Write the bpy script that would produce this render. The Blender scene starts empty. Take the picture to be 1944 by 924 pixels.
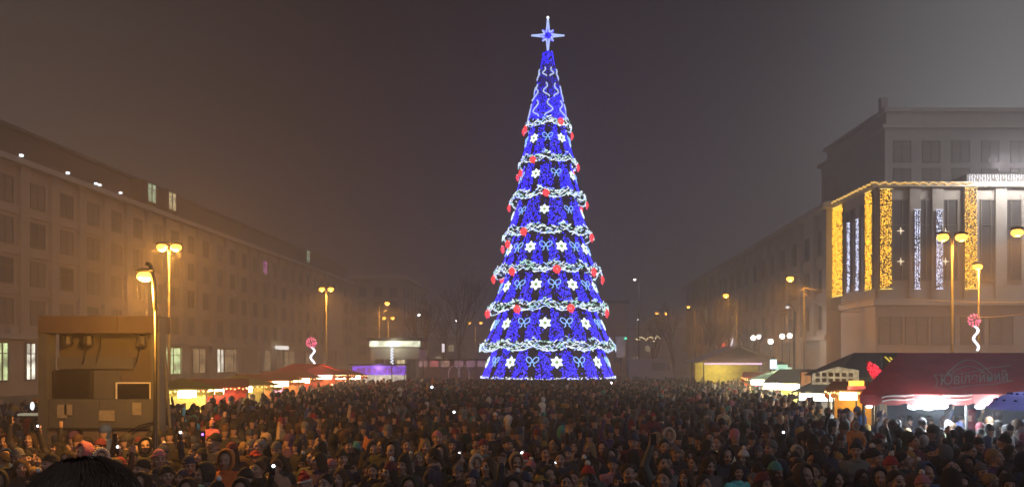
import bpy, bmesh, math, random
import numpy as np
from mathutils import Vector, Matrix, Euler

R = math.radians
SC = bpy.context.scene
COL = SC.collection
rnd = random.Random(7)
nrng = np.random.default_rng(11)

# ------------------------------------------------------------------ camera
F = 1400.0          # focal length in photograph pixels (1944 wide)
CAMH = 3.2          # eye height: the photographer stands on a stage
HOR = 682.0         # horizon row of the photograph
cam = bpy.data.cameras.new('camera')
cam.sensor_width = 36.0
cam.lens = 36.0 * F / 1944.0
cam.shift_y = (HOR - 462.0) / 1944.0
cam.clip_start = 0.05
cam.clip_end = 2000
camo = bpy.data.objects.new('camera', cam)
camo.location = (0, 0, CAMH)
camo.rotation_euler = (R(90), 0, 0)
COL.objects.link(camo)
SC.camera = camo

# ------------------------------------------------------------------ night sky: light-polluted overcast, browner over the lit street, paler over the floodlit quarter
w = bpy.data.worlds.new('World'); SC.world = w; w.use_nodes = True
nt = w.node_tree; nt.nodes.clear()
out = nt.nodes.new('ShaderNodeOutputWorld'); bg = nt.nodes.new('ShaderNodeBackground')
tc = nt.nodes.new('ShaderNodeTexCoord'); sx = nt.nodes.new('ShaderNodeSeparateXYZ')
mr = nt.nodes.new('ShaderNodeMapRange'); mr.inputs[1].default_value = -1; mr.inputs[2].default_value = 1
cr = nt.nodes.new('ShaderNodeValToRGB'); cr.color_ramp.interpolation = 'B_SPLINE'
nz = nt.nodes.new('ShaderNodeTexNoise'); nz.inputs['Scale'].default_value = 2.2; nz.inputs['Detail'].default_value = 3
SKY = [(0.0, (.090, .074, .066)), (.20, (.125, .105, .095)), (.30, (.060, .044, .038)), (.40, (.012, .004, .009)),
       (.50, (.007, .004, .026)), (.60, (.018, .013, .034)), (.68, (.065, .060, .070)), (.75, (.29, .29, .30)), (.82, (.44, .44, .45)), (1.0, (.16, .16, .16))]
el = cr.color_ramp.elements
el[0].position = SKY[0][0]; el[0].color = (*SKY[0][1], 1)
el[1].position = 1.0; el[1].color = (*SKY[-1][1], 1)
for p, c in SKY[1:-1]:
    e = el.new(p); e.color = (*c, 1)
mx = nt.nodes.new('ShaderNodeMixRGB'); mx.blend_type = 'MULTIPLY'; mx.inputs[0].default_value = 0.5
L = nt.links.new
L(tc.outputs['Generated'], sx.inputs[0]); L(sx.outputs[0], mr.inputs[0]); L(mr.outputs[0], cr.inputs[0])
L(tc.outputs['Generated'], nz.inputs['Vector']); L(cr.outputs[0], mx.inputs[1]); L(nz.outputs[0], mx.inputs[2])
fz = nt.nodes.new('ShaderNodeMapRange'); fz.inputs[1].default_value = .15; fz.inputs[2].default_value = .75; fz.inputs[3].default_value = 1.0; fz.inputs[4].default_value = .06
L(sx.outputs[2], fz.inputs[0]); L(fz.outputs[0], bg.inputs[1])          # the town's glow fades towards the zenith
L(mx.outputs[0], bg.inputs[0]); L(bg.outputs[0], out.inputs[0])

# the one sun lamp, lowered to a weak wide night glow from above and behind the stage
sun = bpy.data.lights.new('sun', 'SUN'); sun.energy = 0.36; sun.angle = R(25); sun.color = (.84, .82, 1.0)
suno = bpy.data.objects.new('sun', sun); COL.objects.link(suno)
suno.rotation_euler = (R(56), 0, R(38))

SC.view_settings.view_transform = 'Standard'; SC.view_settings.look = 'None'
SC.view_settings.exposure = 0.1; SC.view_settings.gamma = 1; SC.view_settings.use_curve_mapping = False
SC.render.engine = 'CYCLES'
SC.cycles.max_bounces = 5; SC.cycles.diffuse_bounces = 2; SC.cycles.glossy_bounces = 2
SC.cycles.transmission_bounces = 3; SC.cycles.volume_bounces = 0; SC.cycles.transparent_max_bounces = 6
SC.cycles.sample_clamp_indirect = 2.0; SC.cycles.sample_clamp_direct = 0
SC.cycles.use_denoising = True
SC.cycles.caustics_reflective = False; SC.cycles.caustics_refractive = False

# ------------------------------------------------------------------ helpers
def P(px, py, d):
    """a point of the place: photograph column and row at a distance of d metres"""
    return Vector(((px - 972) / F * d, d, CAMH - (py - HOR) / F * d))
def PX(px, d): return (px - 972) / F * d
def PZ(py, d): return CAMH - (py - HOR) / F * d

_M = {}
def mat(name, col, rough=.7, var=.25, scale=3.0, metal=0.0, objcol=False, bump=0.0, transl=0.0):
    if name in _M: return _M[name]
    m = bpy.data.materials.new(name); m.use_nodes = True; t = m.node_tree; n = t.nodes
    b = n['Principled BSDF']; b.inputs['Roughness'].default_value = rough; b.inputs['Metallic'].default_value = metal
    tcn = n.new('ShaderNodeTexCoord'); no = n.new('ShaderNodeTexNoise')
    no.inputs['Scale'].default_value = scale; no.inputs['Detail'].default_value = 4
    t.links.new(tcn.outputs['Object'], no.inputs['Vector'])
    mp = n.new('ShaderNodeMapRange'); mp.inputs[3].default_value = 1 - var; mp.inputs[4].default_value = 1 + var
    t.links.new(no.outputs[0], mp.inputs[0])
    mu = n.new('ShaderNodeVectorMath'); mu.operation = 'SCALE'
    if objcol == 'attr':
        s = n.new('ShaderNodeAttribute'); s.attribute_name = 'col'; t.links.new(s.outputs['Color'], mu.inputs[0])
    elif objcol:
        s = n.new('ShaderNodeObjectInfo'); t.links.new(s.outputs['Color'], mu.inputs[0])
    else:
        mu.inputs[0].default_value = col
    t.links.new(mp.outputs[0], mu.inputs['Scale']); t.links.new(mu.outputs[0], b.inputs['Base Color'])
    if bump:
        bp = n.new('ShaderNodeBump'); bp.inputs['Strength'].default_value = bump; bp.inputs['Distance'].default_value = .02
        t.links.new(no.outputs[0], bp.inputs['Height']); t.links.new(bp.outputs[0], b.inputs['Normal'])
    if transl:
        tr = n.new('ShaderNodeBsdfTranslucent'); ms = n.new('ShaderNodeMixShader'); ms.inputs[0].default_value = transl
        t.links.new(mu.outputs[0], tr.inputs[0]); o_ = n['Material Output']
        t.links.new(b.outputs[0], ms.inputs[1]); t.links.new(tr.outputs[0], ms.inputs[2]); t.links.new(ms.outputs[0], o_.inputs[0])
    _M[name] = m; return m
def emis(name, col, s, sample=True, noise=0.0):
    if name in _M: return _M[name]
    m = bpy.data.materials.new(name); m.use_nodes = True; t = m.node_tree
    b = t.nodes['Principled BSDF']; b.inputs['Base Color'].default_value = (.3, .3, .3, 1)
    b.inputs['Emission Color'].default_value = (*col, 1); b.inputs['Emission Strength'].default_value = s
    if noise:
        tcn = t.nodes.new('ShaderNodeTexCoord'); no = t.nodes.new('ShaderNodeTexNoise'); no.inputs['Scale'].default_value = noise
        no.inputs['Detail'].default_value = 3
        t.links.new(tcn.outputs['Object'], no.inputs['Vector'])
        mp = t.nodes.new('ShaderNodeMapRange'); mp.inputs[1].default_value = .35; mp.inputs[2].default_value = .65
        mp.inputs[3].default_value = s * .35; mp.inputs[4].default_value = s * 1.3
        t.links.new(no.outputs[0], mp.inputs[0]); t.links.new(mp.outputs[0], b.inputs['Emission Strength'])
    if not sample: m.cycles.emission_sampling = 'NONE'
    _M[name] = m; return m

class MB:
    def __init__(s): s.v = []; s.f = []; s.m = []
    def add(s, vs, fs, mi=0):
        o = len(s.v); s.v += [tuple(v) for v in vs]; s.f += [tuple(i + o for i in f) for f in fs]; s.m += [mi] * len(fs); return s
    def box(s, lo, hi, mi=0, mtx=None):
        x0, y0, z0 = lo; x1, y1, z1 = hi
        vs = [(x0,y0,z0),(x1,y0,z0),(x1,y1,z0),(x0,y1,z0),(x0,y0,z1),(x1,y0,z1),(x1,y1,z1),(x0,y1,z1)]
        if mtx: vs = [mtx @ Vector(v) for v in vs]
        return s.add(vs, [(0,3,2,1),(4,5,6,7),(0,1,5,4),(1,2,6,5),(2,3,7,6),(3,0,4,7)], mi)
    def tube(s, p0, p1, r0, r1=None, n=8, mi=0, cap=True):
        r1 = r0 if r1 is None else r1
        p0 = Vector(p0); p1 = Vector(p1); d = (p1 - p0)
        if d.length < 1e-6: return s
        q = d.to_track_quat('Z', 'Y'); vs = []
        for p, r in ((p0, r0), (p1, r1)):
            for i in range(n):
                a = 2 * math.pi * i / n; vs.append(p + q @ Vector((math.cos(a) * r, math.sin(a) * r, 0)))
        fs = [(i, (i + 1) % n, n + (i + 1) % n, n + i) for i in range(n)]
        if cap: fs += [tuple(range(n - 1, -1, -1)), tuple(range(n, 2 * n))]
        return s.add(vs, fs, mi)
    def path(s, pts, r, n=6, mi=0):
        for a, b in zip(pts, pts[1:]): s.tube(a, b, r, r, n, mi)
        return s
    def ball(s, c, r, seg=10, ring=6, mi=0, fn=None):
        rx, ry, rz = (r, r, r) if not hasattr(r, '__len__') else r
        vs = [(0, 0, 1)]
        for j in range(1, ring):
            t = math.pi * j / ring
            for i in range(seg):
                a = 2 * math.pi * i / seg; vs.append((math.sin(t) * math.cos(a), math.sin(t) * math.sin(a), math.cos(t)))
        vs.append((0, 0, -1)); fs = []
        for i in range(seg): fs.append((0, 1 + i, 1 + (i + 1) % seg))
        for j in range(ring - 2):
            for i in range(seg):
                a = 1 + j * seg + i; b = 1 + j * seg + (i + 1) % seg; fs.append((a, a + seg, b + seg, b))
        l = len(vs) - 1; k = 1 + (ring - 2) * seg
        for i in range(seg): fs.append((k + i, l, k + (i + 1) % seg))
        vs = [(c[0] + v[0] * rx, c[1] + v[1] * ry, c[2] + v[2] * rz) for v in vs]
        if fn: vs = [fn(Vector(v)) for v in vs]
        return s.add(vs, fs, mi)
    def prism(s, poly, y0, y1, mi=0):
        """polygon in x,z pushed from y0 to y1"""
        n = len(poly); vs = [(x, y0, z) for x, z in poly] + [(x, y1, z) for x, z in poly]
        return s.add(vs, [tuple(range(n)), tuple(range(2 * n - 1, n - 1, -1))] + [(i, n + i, n + (i + 1) % n, (i + 1) % n) for i in range(n)], mi)
    def lathe(s, prof, n=16, mi=0, c=(0, 0, 0), sy=1.0):
        vs = []; fs = []
        for r, z in prof:
            for i in range(n):
                a = 2 * math.pi * i / n; vs.append((c[0] + r * math.cos(a), c[1] + r * sy * math.sin(a), c[2] + z))
        for j in range(len(prof) - 1):
            for i in range(n):
                a = j * n + i; b = j * n + (i + 1) % n; fs.append((a, b, b + n, a + n))
        fs += [tuple(range(n - 1, -1, -1)), tuple(range((len(prof) - 1) * n, len(prof) * n))]
        return s.add(vs, fs, mi)
    def mesh(s, name, mats, smooth=False):
        me = bpy.data.meshes.new(name); me.from_pydata(s.v, [], s.f)
        for m in mats: me.materials.append(m)
        if len(mats) > 1: me.polygons.foreach_set('material_index', s.m)
        if smooth: me.polygons.foreach_set('use_smooth', [True] * len(me.polygons))
        me.update(); return me
    def build(s, name, mats, parent=None, loc=None, rot=None, smooth=False):
        if not isinstance(mats, (list, tuple)): mats = [mats]
        return link(name, s.mesh(name, mats, smooth), parent, loc, rot)
def link(name, data, parent=None, loc=None, rot=None):
    o = bpy.data.objects.new(name, data); COL.objects.link(o)
    if parent: o.parent = parent
    if loc is not None: o.location = loc
    if rot is not None: o.rotation_euler = rot
    return o
def tag(o, label=None, cat=None, group=None, kind=None):
    if label: o['label'] = label
    if cat: o['category'] = cat
    if group: o['group'] = group
    if kind: o['kind'] = kind
    return o
def empty(name, loc=(0, 0, 0), rz=0.0, label=None, cat=None, group=None):
    o = link(name, None, None, loc, (0, 0, rz)); o.empty_display_size = .2
    return tag(o, label, cat, group)
def np_mesh(name, V, FA, mats, mi=None, smooth=False):
    """V (n,3), FA (m,3) triangles"""
    me = bpy.data.meshes.new(name); me.vertices.add(len(V)); me.vertices.foreach_set('co', np.asarray(V, np.float32).ravel())
    k = FA.shape[1]; m = len(FA)
    me.loops.add(m * k); me.loops.foreach_set('vertex_index', np.asarray(FA, np.int32).ravel())
    me.polygons.add(m); me.polygons.foreach_set('loop_start', np.arange(0, m * k, k, dtype=np.int32))
    for x in mats: me.materials.append(x)
    if mi is not None: me.polygons.foreach_set('material_index', np.asarray(mi, np.int32))
    if smooth: me.polygons.foreach_set('use_smooth', np.ones(m, bool))
    me.update(calc_edges=True); me.validate(); return me
OV = np.array([(1,0,0),(-1,0,0),(0,1,0),(0,-1,0),(0,0,1),(0,0,-1)], float)
OF = np.array([(0,2,4),(2,1,4),(1,3,4),(3,0,4),(2,0,5),(1,2,5),(3,1,5),(0,3,5)])
def bulbs(name, pts, r, m, parent=None, stuff=True):
    """a string of small bulbs: one octahedral bulb per point"""
    pts = np.asarray(pts, float); n = len(pts)
    rr = np.asarray(r if hasattr(r, '__len__') else [r] * n)[:, None, None]
    V = (pts[:, None, :] + OV[None] * rr).reshape(-1, 3)
    FA = (OF[None] + (np.arange(n) * 6)[:, None, None]).reshape(-1, 3)
    o = link(name, np_mesh(name, V, FA, [m]), parent)
    if stuff and parent is not None: o['kind'] = 'stuff'
    return o
def lamp(parent, loc, watts, col, radius=.12):
    l = bpy.data.lights.new('lamp_light', 'POINT'); l.energy = watts; l.color = col; l.shadow_soft_size = radius
    o = bpy.data.objects.new('lamp_light', l); COL.objects.link(o); o.parent = parent; o.location = loc
    return o

SODIUM = (1.0, .40, .05)
m_asph = mat('asphalt', (.05, .048, .046), .85, .3, 1.5, bump=.4)
m_stone = mat('beige_render', (.42, .34, .26), .85, .25, .6, bump=.3)
m_stone2 = mat('grey_render', (.38, .35, .32), .85, .25, .6, bump=.3)
m_trim = mat('pale_stone_trim', (.46, .41, .35), .8, .2, 1.2)
m_dark = mat('dark_metal', (.04, .04, .042), .5, .2, 6, .3)
m_pole = mat('galvanised_pole', (.07, .07, .068), .5, .25, 5, .5)
m_glass = mat('dark_glass', (.085, .08, .08), .25, .3, 2)
m_frame = mat('window_frame', (.16, .14, .12), .6, .2, 4)
m_roof = mat('roof_sheet', (.07, .06, .055), .6, .3, 1)
m_bark = mat('bark', (.07, .055, .045), .9, .4, 6)
m_wood = mat('brown_board', (.24, .15, .09), .7, .35, 4, bump=.3)
m_white = mat('white_panel', (.7, .7, .68), .5, .12, 3)
m_black = mat('black_panel', (.012, .012, .014), .3, .2, 3)
e_sod = emis('sodium_bulb', (1.0, .42, .055), 4.2, False)
e_white = emis('white_bulb', (1.0, .93, .82), 6, False)
e_cool = emis('cool_bulb', (.85, .95, 1.0), 6, False)

# ------------------------------------------------------------------ the setting: ground, stage
tag(MB().box((-290, -50, -.4), (290, 420, 0)).build('ground', m_asph), kind='structure')
stage = MB().box((-6, -5, .0), (6, 2.1, 1.35)).build('stage_platform', mat('stage_boards', (.07, .06, .05), .7, .3, 2))
tag(stage, kind='structure')

# ------------------------------------------------------------------ buildings
TH = math.atan(96 / F)                  # the street runs a little to the right of the view axis
RZ = R(90) - TH
def window_mesh(w_, h_):
    b = MB(); t = .09
    b.box((-w_/2, -.05, 0), (-w_/2 + t, .05, h_)); b.box((w_/2 - t, -.05, 0), (w_/2, .05, h_))
    b.box((-w_/2 + t, -.05, 0), (w_/2 - t, .05, t)); b.box((-w_/2 + t, -.05, h_ - t), (w_/2 - t, .05, h_))
    b.box((-.035, -.045, t), (.035, .045, h_ - t)); b.box((-w_/2 + t, -.04, h_ * .68), (-.035, .04, h_ * .68 + .06)); b.box((.035, -.04, h_ * .68), (w_/2 - t, .04, h_ * .68 + .06))
    return b.mesh('window', [m_frame])
def pane_mesh(w_, h_, m):
    return MB().box((-w_/2 + .05, -.01, .05), (w_/2 - .05, .01, h_ - .05)).mesh('pane', [m])
WM = window_mesh(1.9, 2.3); PM = pane_mesh(1.9, 2.3, m_glass)
e_win = emis('lit_window_green', (.75, 1.0, .62), .55, True, 1.2)
e_win2 = emis('lit_window_warm', (1.0, .80, .42), .7, True, 1.2)
e_winp = emis('lit_window_pink', (1.0, .25, .85), .45, True, 1.2)
PMC = pane_mesh(1.9, 2.3, mat('hazed_curtain_glass', (.21, .18, .15), .6, .35, 1.5)); PMD = pane_mesh(1.9, 2.3, mat('black_glass', (.03, .03, .035), .15, .3, 1.5))  # curtain tone paled towards the wall: low haze contrast put into the colour
PML = {k: pane_mesh(1.9, 2.3, m) for k, m in (('g', e_win), ('w', e_win2), ('p', e_winp))}

def row_building(name, label, Y0, X0, length, height, side, storeys, z1, dz, bay, wallm, lit={}, zwin=2.3, depth=14, shop=5.0):
    """a long street front; local x runs down the street, the front lies at local y=0, the body on the side away from the street"""
    root = empty(name, (X0, Y0, 0), RZ, label, 'building')
    s = side                            # +1: body lies to the left of the street, -1: to the right
    def bx(b, x0, x1, ya, yb, z0, z1_): b.box((x0, min(ya * s, yb * s), z0), (x1, max(ya * s, yb * s), z1_))
    b = MB(); bx(b, 0, length, .40, depth, 0, height - .6); b.build('wall', wallm, root)
    b = MB(); bx(b, -.5, length + .5, -.45, depth + .5, height - .6, height - .15); bx(b, -.3, length + .3, -.2, depth + .3, height - .15, height)
    b.build('cornice', m_trim, root)
    b = MB(); bx(b, 0, length, -.15, .40, shop, shop + .45); b.build('string_course', m_trim, root)
    n = int(length // bay)
    pm = MB(); bx(pm, -.55, .55, 0, .40, shop + .45, height - .6); pm = pm.mesh('pilaster', [wallm])
    pg = MB(); bx(pg, -.8, .8, .0, .40, 0, shop); pg = pg.mesh('ground_pier', [m_trim])
    sp = MB(); bx(sp, -bay / 2 + .55, bay / 2 - .55, .22, .40, -.9, -.12); sp = sp.mesh('spandrel', [wallm])
    for i in range(n + 1):
        link('pilaster', pm, root, (min(max(i * bay, .55), length - .55), 0, 0))
        if i % 2 == 0: link('ground_pier', pg, root, (min(max(i * bay, .8), length - .8), 0, 0))
    for i in range(3, n, 6): MB().tube((i * bay + .7, .32 * s, shop + .45), (i * bay + .7, .32 * s, height - .6), .07, .07, 6).build('drainpipe', m_roof, root)
    for i in range(n):
        for k in range(storeys):
            wdw = link('window', WM, root, ((i + .5) * bay, .34 * s, z1 + k * dz))
            kind = lit.get((i, k))
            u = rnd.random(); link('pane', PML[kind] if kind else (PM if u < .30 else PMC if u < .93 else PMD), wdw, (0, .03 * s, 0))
            if rnd.random() < .07:
                ac = MB(); bx(ac, -.45, .45, -.25, .16, 0, .6); ac.build('air_conditioner', m_trim, root, ((i + .5) * bay + .3, 0, z1 + k * dz - .86))
            link('spandrel', sp, root, ((i + .5) * bay, 0, z1 + k * dz))
    return root

# left: the long front. It passes (column 0, 63 m) and runs to the vanishing point
LY0, LX0 = 46.0, -43.7 - math.tan(TH) * 17
LL = 128.0
def sL(px):                             # distance along the left front that stands in this photograph column
    d = 67284.0 / (1068 - px); return (d - LY0) / math.cos(TH)
left = row_building('department_building', 'long beige five storey building with pilasters and lit shop windows facing the square', LY0, LX0, LL, 21.0, 1, 4, 6.3, 3.55, 4.0, m_stone,
    lit={(18, 3): 'p', (12, 1): None})
b = MB(); b.box((1, 2.5, 21.0), (LL - 1, 12, 24.3)); b.box((.6, 2.1, 24.3), (LL - .6, 12.4, 24.6)); b.build('attic_storey', m_roof, left)
for px, py, kd in ((303, 357, 'g'), (341, 380, 'w'), (594, 476, 'g')):
    x = sL(px)
    d_ = MB(); d_.box((x - 1.6, 1.0, 21.6), (x + 1.6, 2.5, 24.3)); d_.build('dormer', m_roof, left)
    wv = link('window', WM, left, (x - .1, .93, 21.85)); link('pane', PML[kd], wv, (0, .03, 0))
for px in (120, 174, 181, 221, 31):
    x = sL(px); b = MB(); b.box((x - .12, -.55, 21.02), (x + .12, -.3, 21.22)); b.build('roof_light', emis('cornice_light', (.9, .95, 1), 2.2, False), left)
e_shop = emis('shop_light_green', (.78, 1.0, .48), 1.1, True, .9)
e_shopw = emis('shop_light_white', (1.0, .98, .80), 1.5, True, .9)
e_shopd = emis('shop_light_dim', (.80, .55, .28), .34, True, .9)
for x0, x1, ms in ((-2, 19, e_shop), (54, 71, e_shopw), (318, 346, e_shop), (369, 393, e_shopd), (415, 427, e_shopw), (429, 463, e_shopd), (494, 516, e_shopd), (539, 561, e_shopd), (582, 596, e_shopd)):
    a, c = sL(x0), sL(x1)
    fr = MB(); fr.box((a - .12, .18, 1.3), (a, .40, 4.75)); fr.box((c, .18, 1.3), (c + .12, .40, 4.75)); fr.box((a, .18, 4.62), (c, .40, 4.75)); fr.box((a, .18, 1.3), (c, .40, 1.42))
    fr.box(((a + c) / 2 - .05, .2, 1.42), ((a + c) / 2 + .05, .38, 4.62)); fr.box((a, .2, 3.7), (c, .37, 3.78))
    fo = fr.build('shop_window', m_frame, left)
    MB().box((a, .28, 1.42), (c, .32, 4.62)).build('pane', ms, fo)
# white lit shop sign on a bracket between the dim windows
x = sL(527); so = MB().box((x - 2.6, -.9, 4.9), (x + 2.6, -.6, 5.5)).build('shop_sign', emis('shop_sign_white', (1, .97, .92), 1.6), left)
MB().box((x + .8, -.8, .2), (x + .95, -.66, 4.9)).build('sign_bracket', m_pole, so)
# tall pale banner on the far end of the front
x = sL(626); bn = MB(); bn.box((x - 4.6, -1.2, 5.0), (x + 4.6, -.9, 17.2)); bo = bn.build('facade_banner', mat('banner_cloth', (.62, .5, .36), .8, .15, .4), left)

# building at the far end of the left side, its end wall faces the square
d2 = 168.0
fb = empty('corner_building', (PX(764, d2), d2, 0), RZ, 'pale corner building at the far end of the left street front', 'building')
h2 = PZ(521, d2)
b = MB(); b.box((0, 0, 0), (34, 12, h2 - 1)); b.build('wall', m_stone, fb)
b = MB(); b.box((-.8, -.8, h2 - 1), (34.8, 12.6, h2 - .3)); b.box((-.5, -.5, h2 - .3), (34.5, 12.3, h2)); b.build('cornice', mat('pale_cornice', (.5, .42, .33), .8), fb)
for k in range(5):
    for i in range(3):
        wv = link('window', WM, fb, (-.06, 2 + i * 3.6, 4.2 + k * 3.3), (0, 0, R(90))); link('pane', PM, wv, (0, .03, 0))
    for i in range(8):
        wv = link('window', WM, fb, (2.2 + i * 4, -.06, 4.2 + k * 3.3)); link('pane', PM, wv, (0, .03, 0))

# right side row receding down the street
K = 33792.0
rY0 = 67.5; rX0 = PX(1068 + K / rY0, rY0)
rowr = row_building('street_row_building', 'dark long five storey building receding behind bare trees', rY0, rX0, 78.0, 17.6, -1, 3, 6.0, 3.5, 4.0, m_stone2, lit={(9, 0): 'w', (14, 1): 'w'})
for px, ms, z0, z1 in ((1374, emis('red_neon', (1, .1, .06), 1.6), 4.6, 5.6), (1395, emis('white_neon', (1, .85, .9), 1.3), 3.6, 6.2)):
    d_ = K / (px - 1068); x = (d_ - rY0) / math.cos(TH)
    MB().box((x - (2.0 if px == 1374 else .4), .3, z0), (x + (2.0 if px == 1374 else .4), .5, z1)).build('shop_sign', ms, rowr)

# the garlanded corner building
dg_ = 60.0
gx0, gx1 = PX(1662, dg_), PX(2110, dg_)
gz = PZ(345, dg_)
gb = empty('garlanded_building', (0, 0, 0), 0, 'grey corner building hung with yellow and white light curtains', 'building')
b = MB(); b.box((gx0, dg_, 0), (gx1, dg_ + 6.3, gz - .5)); b.build('wall', m_stone2, gb)
b = MB(); b.box((gx0 - .5, dg_ - .5, gz - .5), (gx1, dg_ + 6.8, gz - .1)); b.build('cornice', m_trim, gb)
b = MB(); b.box((gx0, dg_ - .25, 7.6), (gx1, dg_, 8.1)); b.box((gx0 - .25, dg_ - .25, 7.6), (gx0, dg_ + 6.3, 8.1)); b.build('string_course', m_trim, gb)
WG = window_mesh(1.7, 6.6); PG_ = pane_mesh(1.7, 6.6, m_glass)
for px in (1712, 1757, 1798, 1880, 1918):
    wv = link('window', WG, gb, (PX(px, dg_), dg_ - .07, 9.6)); link('pane', PG_, wv, (0, .03, 0))
for yy in (1.7, 4.3):
    wv = link('window', WG, gb, (gx0 - .07, dg_ + yy, 9.6), (0, 0, R(90))); link('pane', PG_, wv, (0, -.03, 0))
for px in (1690, 1740, 1790, 1845, 1900):
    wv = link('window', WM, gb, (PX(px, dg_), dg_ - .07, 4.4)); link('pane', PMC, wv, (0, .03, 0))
pil = MB().box((-.45, -.22, 8.1), (.45, 0, gz - .5)).mesh('pilaster', [m_stone2])
for px in (1676, 1735, 1778, 1838, 1898): link('pilaster', pil, gb, (PX(px, dg_), dg_, 0))
# taller block set back behind it
dt = 78.0
tb = empty('tower_block', (0, 0, 0), 0, 'tall pale block rising out of the haze behind the garlanded building', 'building')
tx0, tx1, tz = PX(1680, dt), PX(2050, dt), PZ(205, dt)
b = MB(); b.box((tx0, dt, 0), (tx1, dt + 16, tz - 2.2)); b.build('wall', m_stone2, tb)
b = MB(); b.box((tx0 - .4, dt - .4, tz - 2.2), (tx1, dt + 16.4, tz - 1.8)); b.box((tx0 + .3, dt + .3, tz - 1.8), (tx1, dt + 15, tz - .4)); b.box((tx0 - .1, dt - .1, tz - .4), (tx1, dt + 15.4, tz)); b.build('parapet', m_trim, tb)
b = MB(); b.box((tx0 + .1, dt + 1, tz), (tx0 + .8, dt + 1.6, tz + 1.5)); b.build('chimney', m_stone2, tb)
for i in range(6):
    for k in range(3):
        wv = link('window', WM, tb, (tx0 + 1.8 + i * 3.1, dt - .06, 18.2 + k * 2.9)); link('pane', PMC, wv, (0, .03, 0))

# house block behind the tree, to its right
dh = 150.0
hb = empty('far_house', (PX(1128, dh), dh, 0), 0, 'plain pale house block showing beside the tree far down the street', 'building')
hw = PX(1190, dh) - PX(1128, dh); hh = PZ(570, dh)
b = MB(); b.box((0, 0, 0), (hw, 10, hh - .6)); b.build('wall', mat('tan_render', (.42, .28, .19), .85, .2, .5), hb)
b = MB(); b.box((-.4, -.4, hh - .6), (hw + .4, 10.4, hh)); b.build('roof', m_roof, hb)
for i in range(2):
    for k in range(2):
        wv = link('window', WM, hb, (1.6 + i * 3.2, -.06, 2.5 + k * 3.4)); link('pane', PM, wv, (0, .03, 0))
for nm, px0, px1, d_, top, lab in (('far_block', 820, 905, 230, 640, 'low dark block closing the far end of the street, left of the tree'), ('far_block', 1195, 1330, 240, 622, 'low dark block closing the far end of the street, right of the tree')):
    e_ = empty(nm, (PX(px0, d_), d_, 0), 0, lab, 'building'); W_ = PX(px1, d_) - PX(px0, d_); H_ = PZ(top, d_)
    MB().box((0, 0, 0), (W_, 12, H_ - .5)).build('wall', m_stone2, e_); MB().box((-.5, -.5, H_ - .5), (W_ + .5, 12.5, H_)).build('roof', m_roof, e_)
    for i in range(int(W_ // 4)):
        for k in range(2):
            wv = link('window', WM, e_, (2 + i * 4, -.06, 2 + k * 3.5)); link('pane', PML['w'] if (i * 7 + k * 3) % 5 == 0 else PM, wv, (0, .03, 0))

# ------------------------------------------------------------------ street lamps
def street_lamp(px, py, d, label, watts, arm=1.2, side=1, double=False, col=SODIUM, em=None, size=1.0, name='street_lamp', gx=None, thick=1.0, bare=False):
    """a mast with one or two curved arms; px,py is where its (first) lantern stands"""
    lp = P(px, py, d); em = em or e_sod
    bx_ = lp.x + side * arm if gx is None else gx
    root = empty(name, (bx_, d, 0), 0, label, 'street lamp')
    h = lp.z
    b = MB(); b.lathe([(.16 * thick, 0), (.16 * thick, .8), (.10 * thick, .85), (.06 * thick, h - .5)], 10); b.build('mast', m_pole if thick > .5 else m_black, root, smooth=True)
    sides = [-side] + ([side] if double else [])
    for s_ in sides:
        ax = abs(bx_ - lp.x)
        pts = [Vector((0, 0, h - .6)), Vector((s_ * ax * .15, 0, h - .1)), Vector((s_ * ax * .5, 0, h + .18)), Vector((s_ * ax * .85, 0, h + .2))]
        MB().path(pts, .035).build('arm', m_pole, root)
        hd = MB().ball((s_ * ax, 0, h + .18 * size), (.42 * size, .2 * size, .09 * size), 12, 6); ho = hd.build('lantern', m_dark, root, smooth=True)
        MB().ball((s_ * ax, 0, h - .05 * size), (.32 * size, .24 * size, .22 * size), 12, 8).build('bulb', em, ho, smooth=True)
        bare = bare or watts < 300
        lo_ = lamp(ho, (s_ * ax, -.05, h - .30), watts * (.6 if bare else 1.5), col, .15)
        if not bare:
            lo_.data.type = 'SPOT'; lo_.data.spot_size = R(172); lo_.data.spot_blend = .35; lamp(ho, (s_ * ax, -.08, h - .30), watts * .22, col, .15)
    return root
street_lamp(275, 522, 12.6, 'tall slender street lamp with the brightest orange glow beside the brown booth', 820 / .6, .18, 1, name='street_lamp', size=.42, thick=.42, bare=True)
street_lamp(308, 468, 42, 'street lamp with two orange lanterns high before the long beige front', 3000, 1.0, 1, True, gx=PX(321, 42), bare=True)
street_lamp(611, 548, 74, 'twin orange street lamp in front of the pale facade banner', 1000, .45, 1, True)
street_lamp(735, 575, 92, 'orange street lamp above the glowing pavilion sign', 1300, 1.0, -1)
street_lamp(729, 603, 120, 'smaller twin orange street lamp behind the glowing pavilion sign', 450, .7, 1, True)
street_lamp(795, 597, 105, 'white street lamp in front of the dark bare tree', 160, .6, -1, col=(1, .9, .75), em=e_white, size=.8)
street_lamp(867, 608, 150, 'small white street lamp far down the street left of the tree', 120, .8, 1, col=(1, .9, .75), em=e_white, size=.8)
street_lamp(891, 612, 140, 'orange twin street lamp just left of the lit christmas tree', 350, 1.1, 1, True)
street_lamp(1856, 505, 50, 'brightest orange street lamp before the garlanded building', 1500, .5, 1, size=1.0, gx=PX(1858, 50))
street_lamp(1790, 449, 40, 'orange street lamp with two lanterns in front of the rightmost white light strip', 700, .5, 1, True)
street_lamp(1931, 440, 40, 'orange street lamp at the right end of the garlanded building', 1200, .8, 1)
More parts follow.
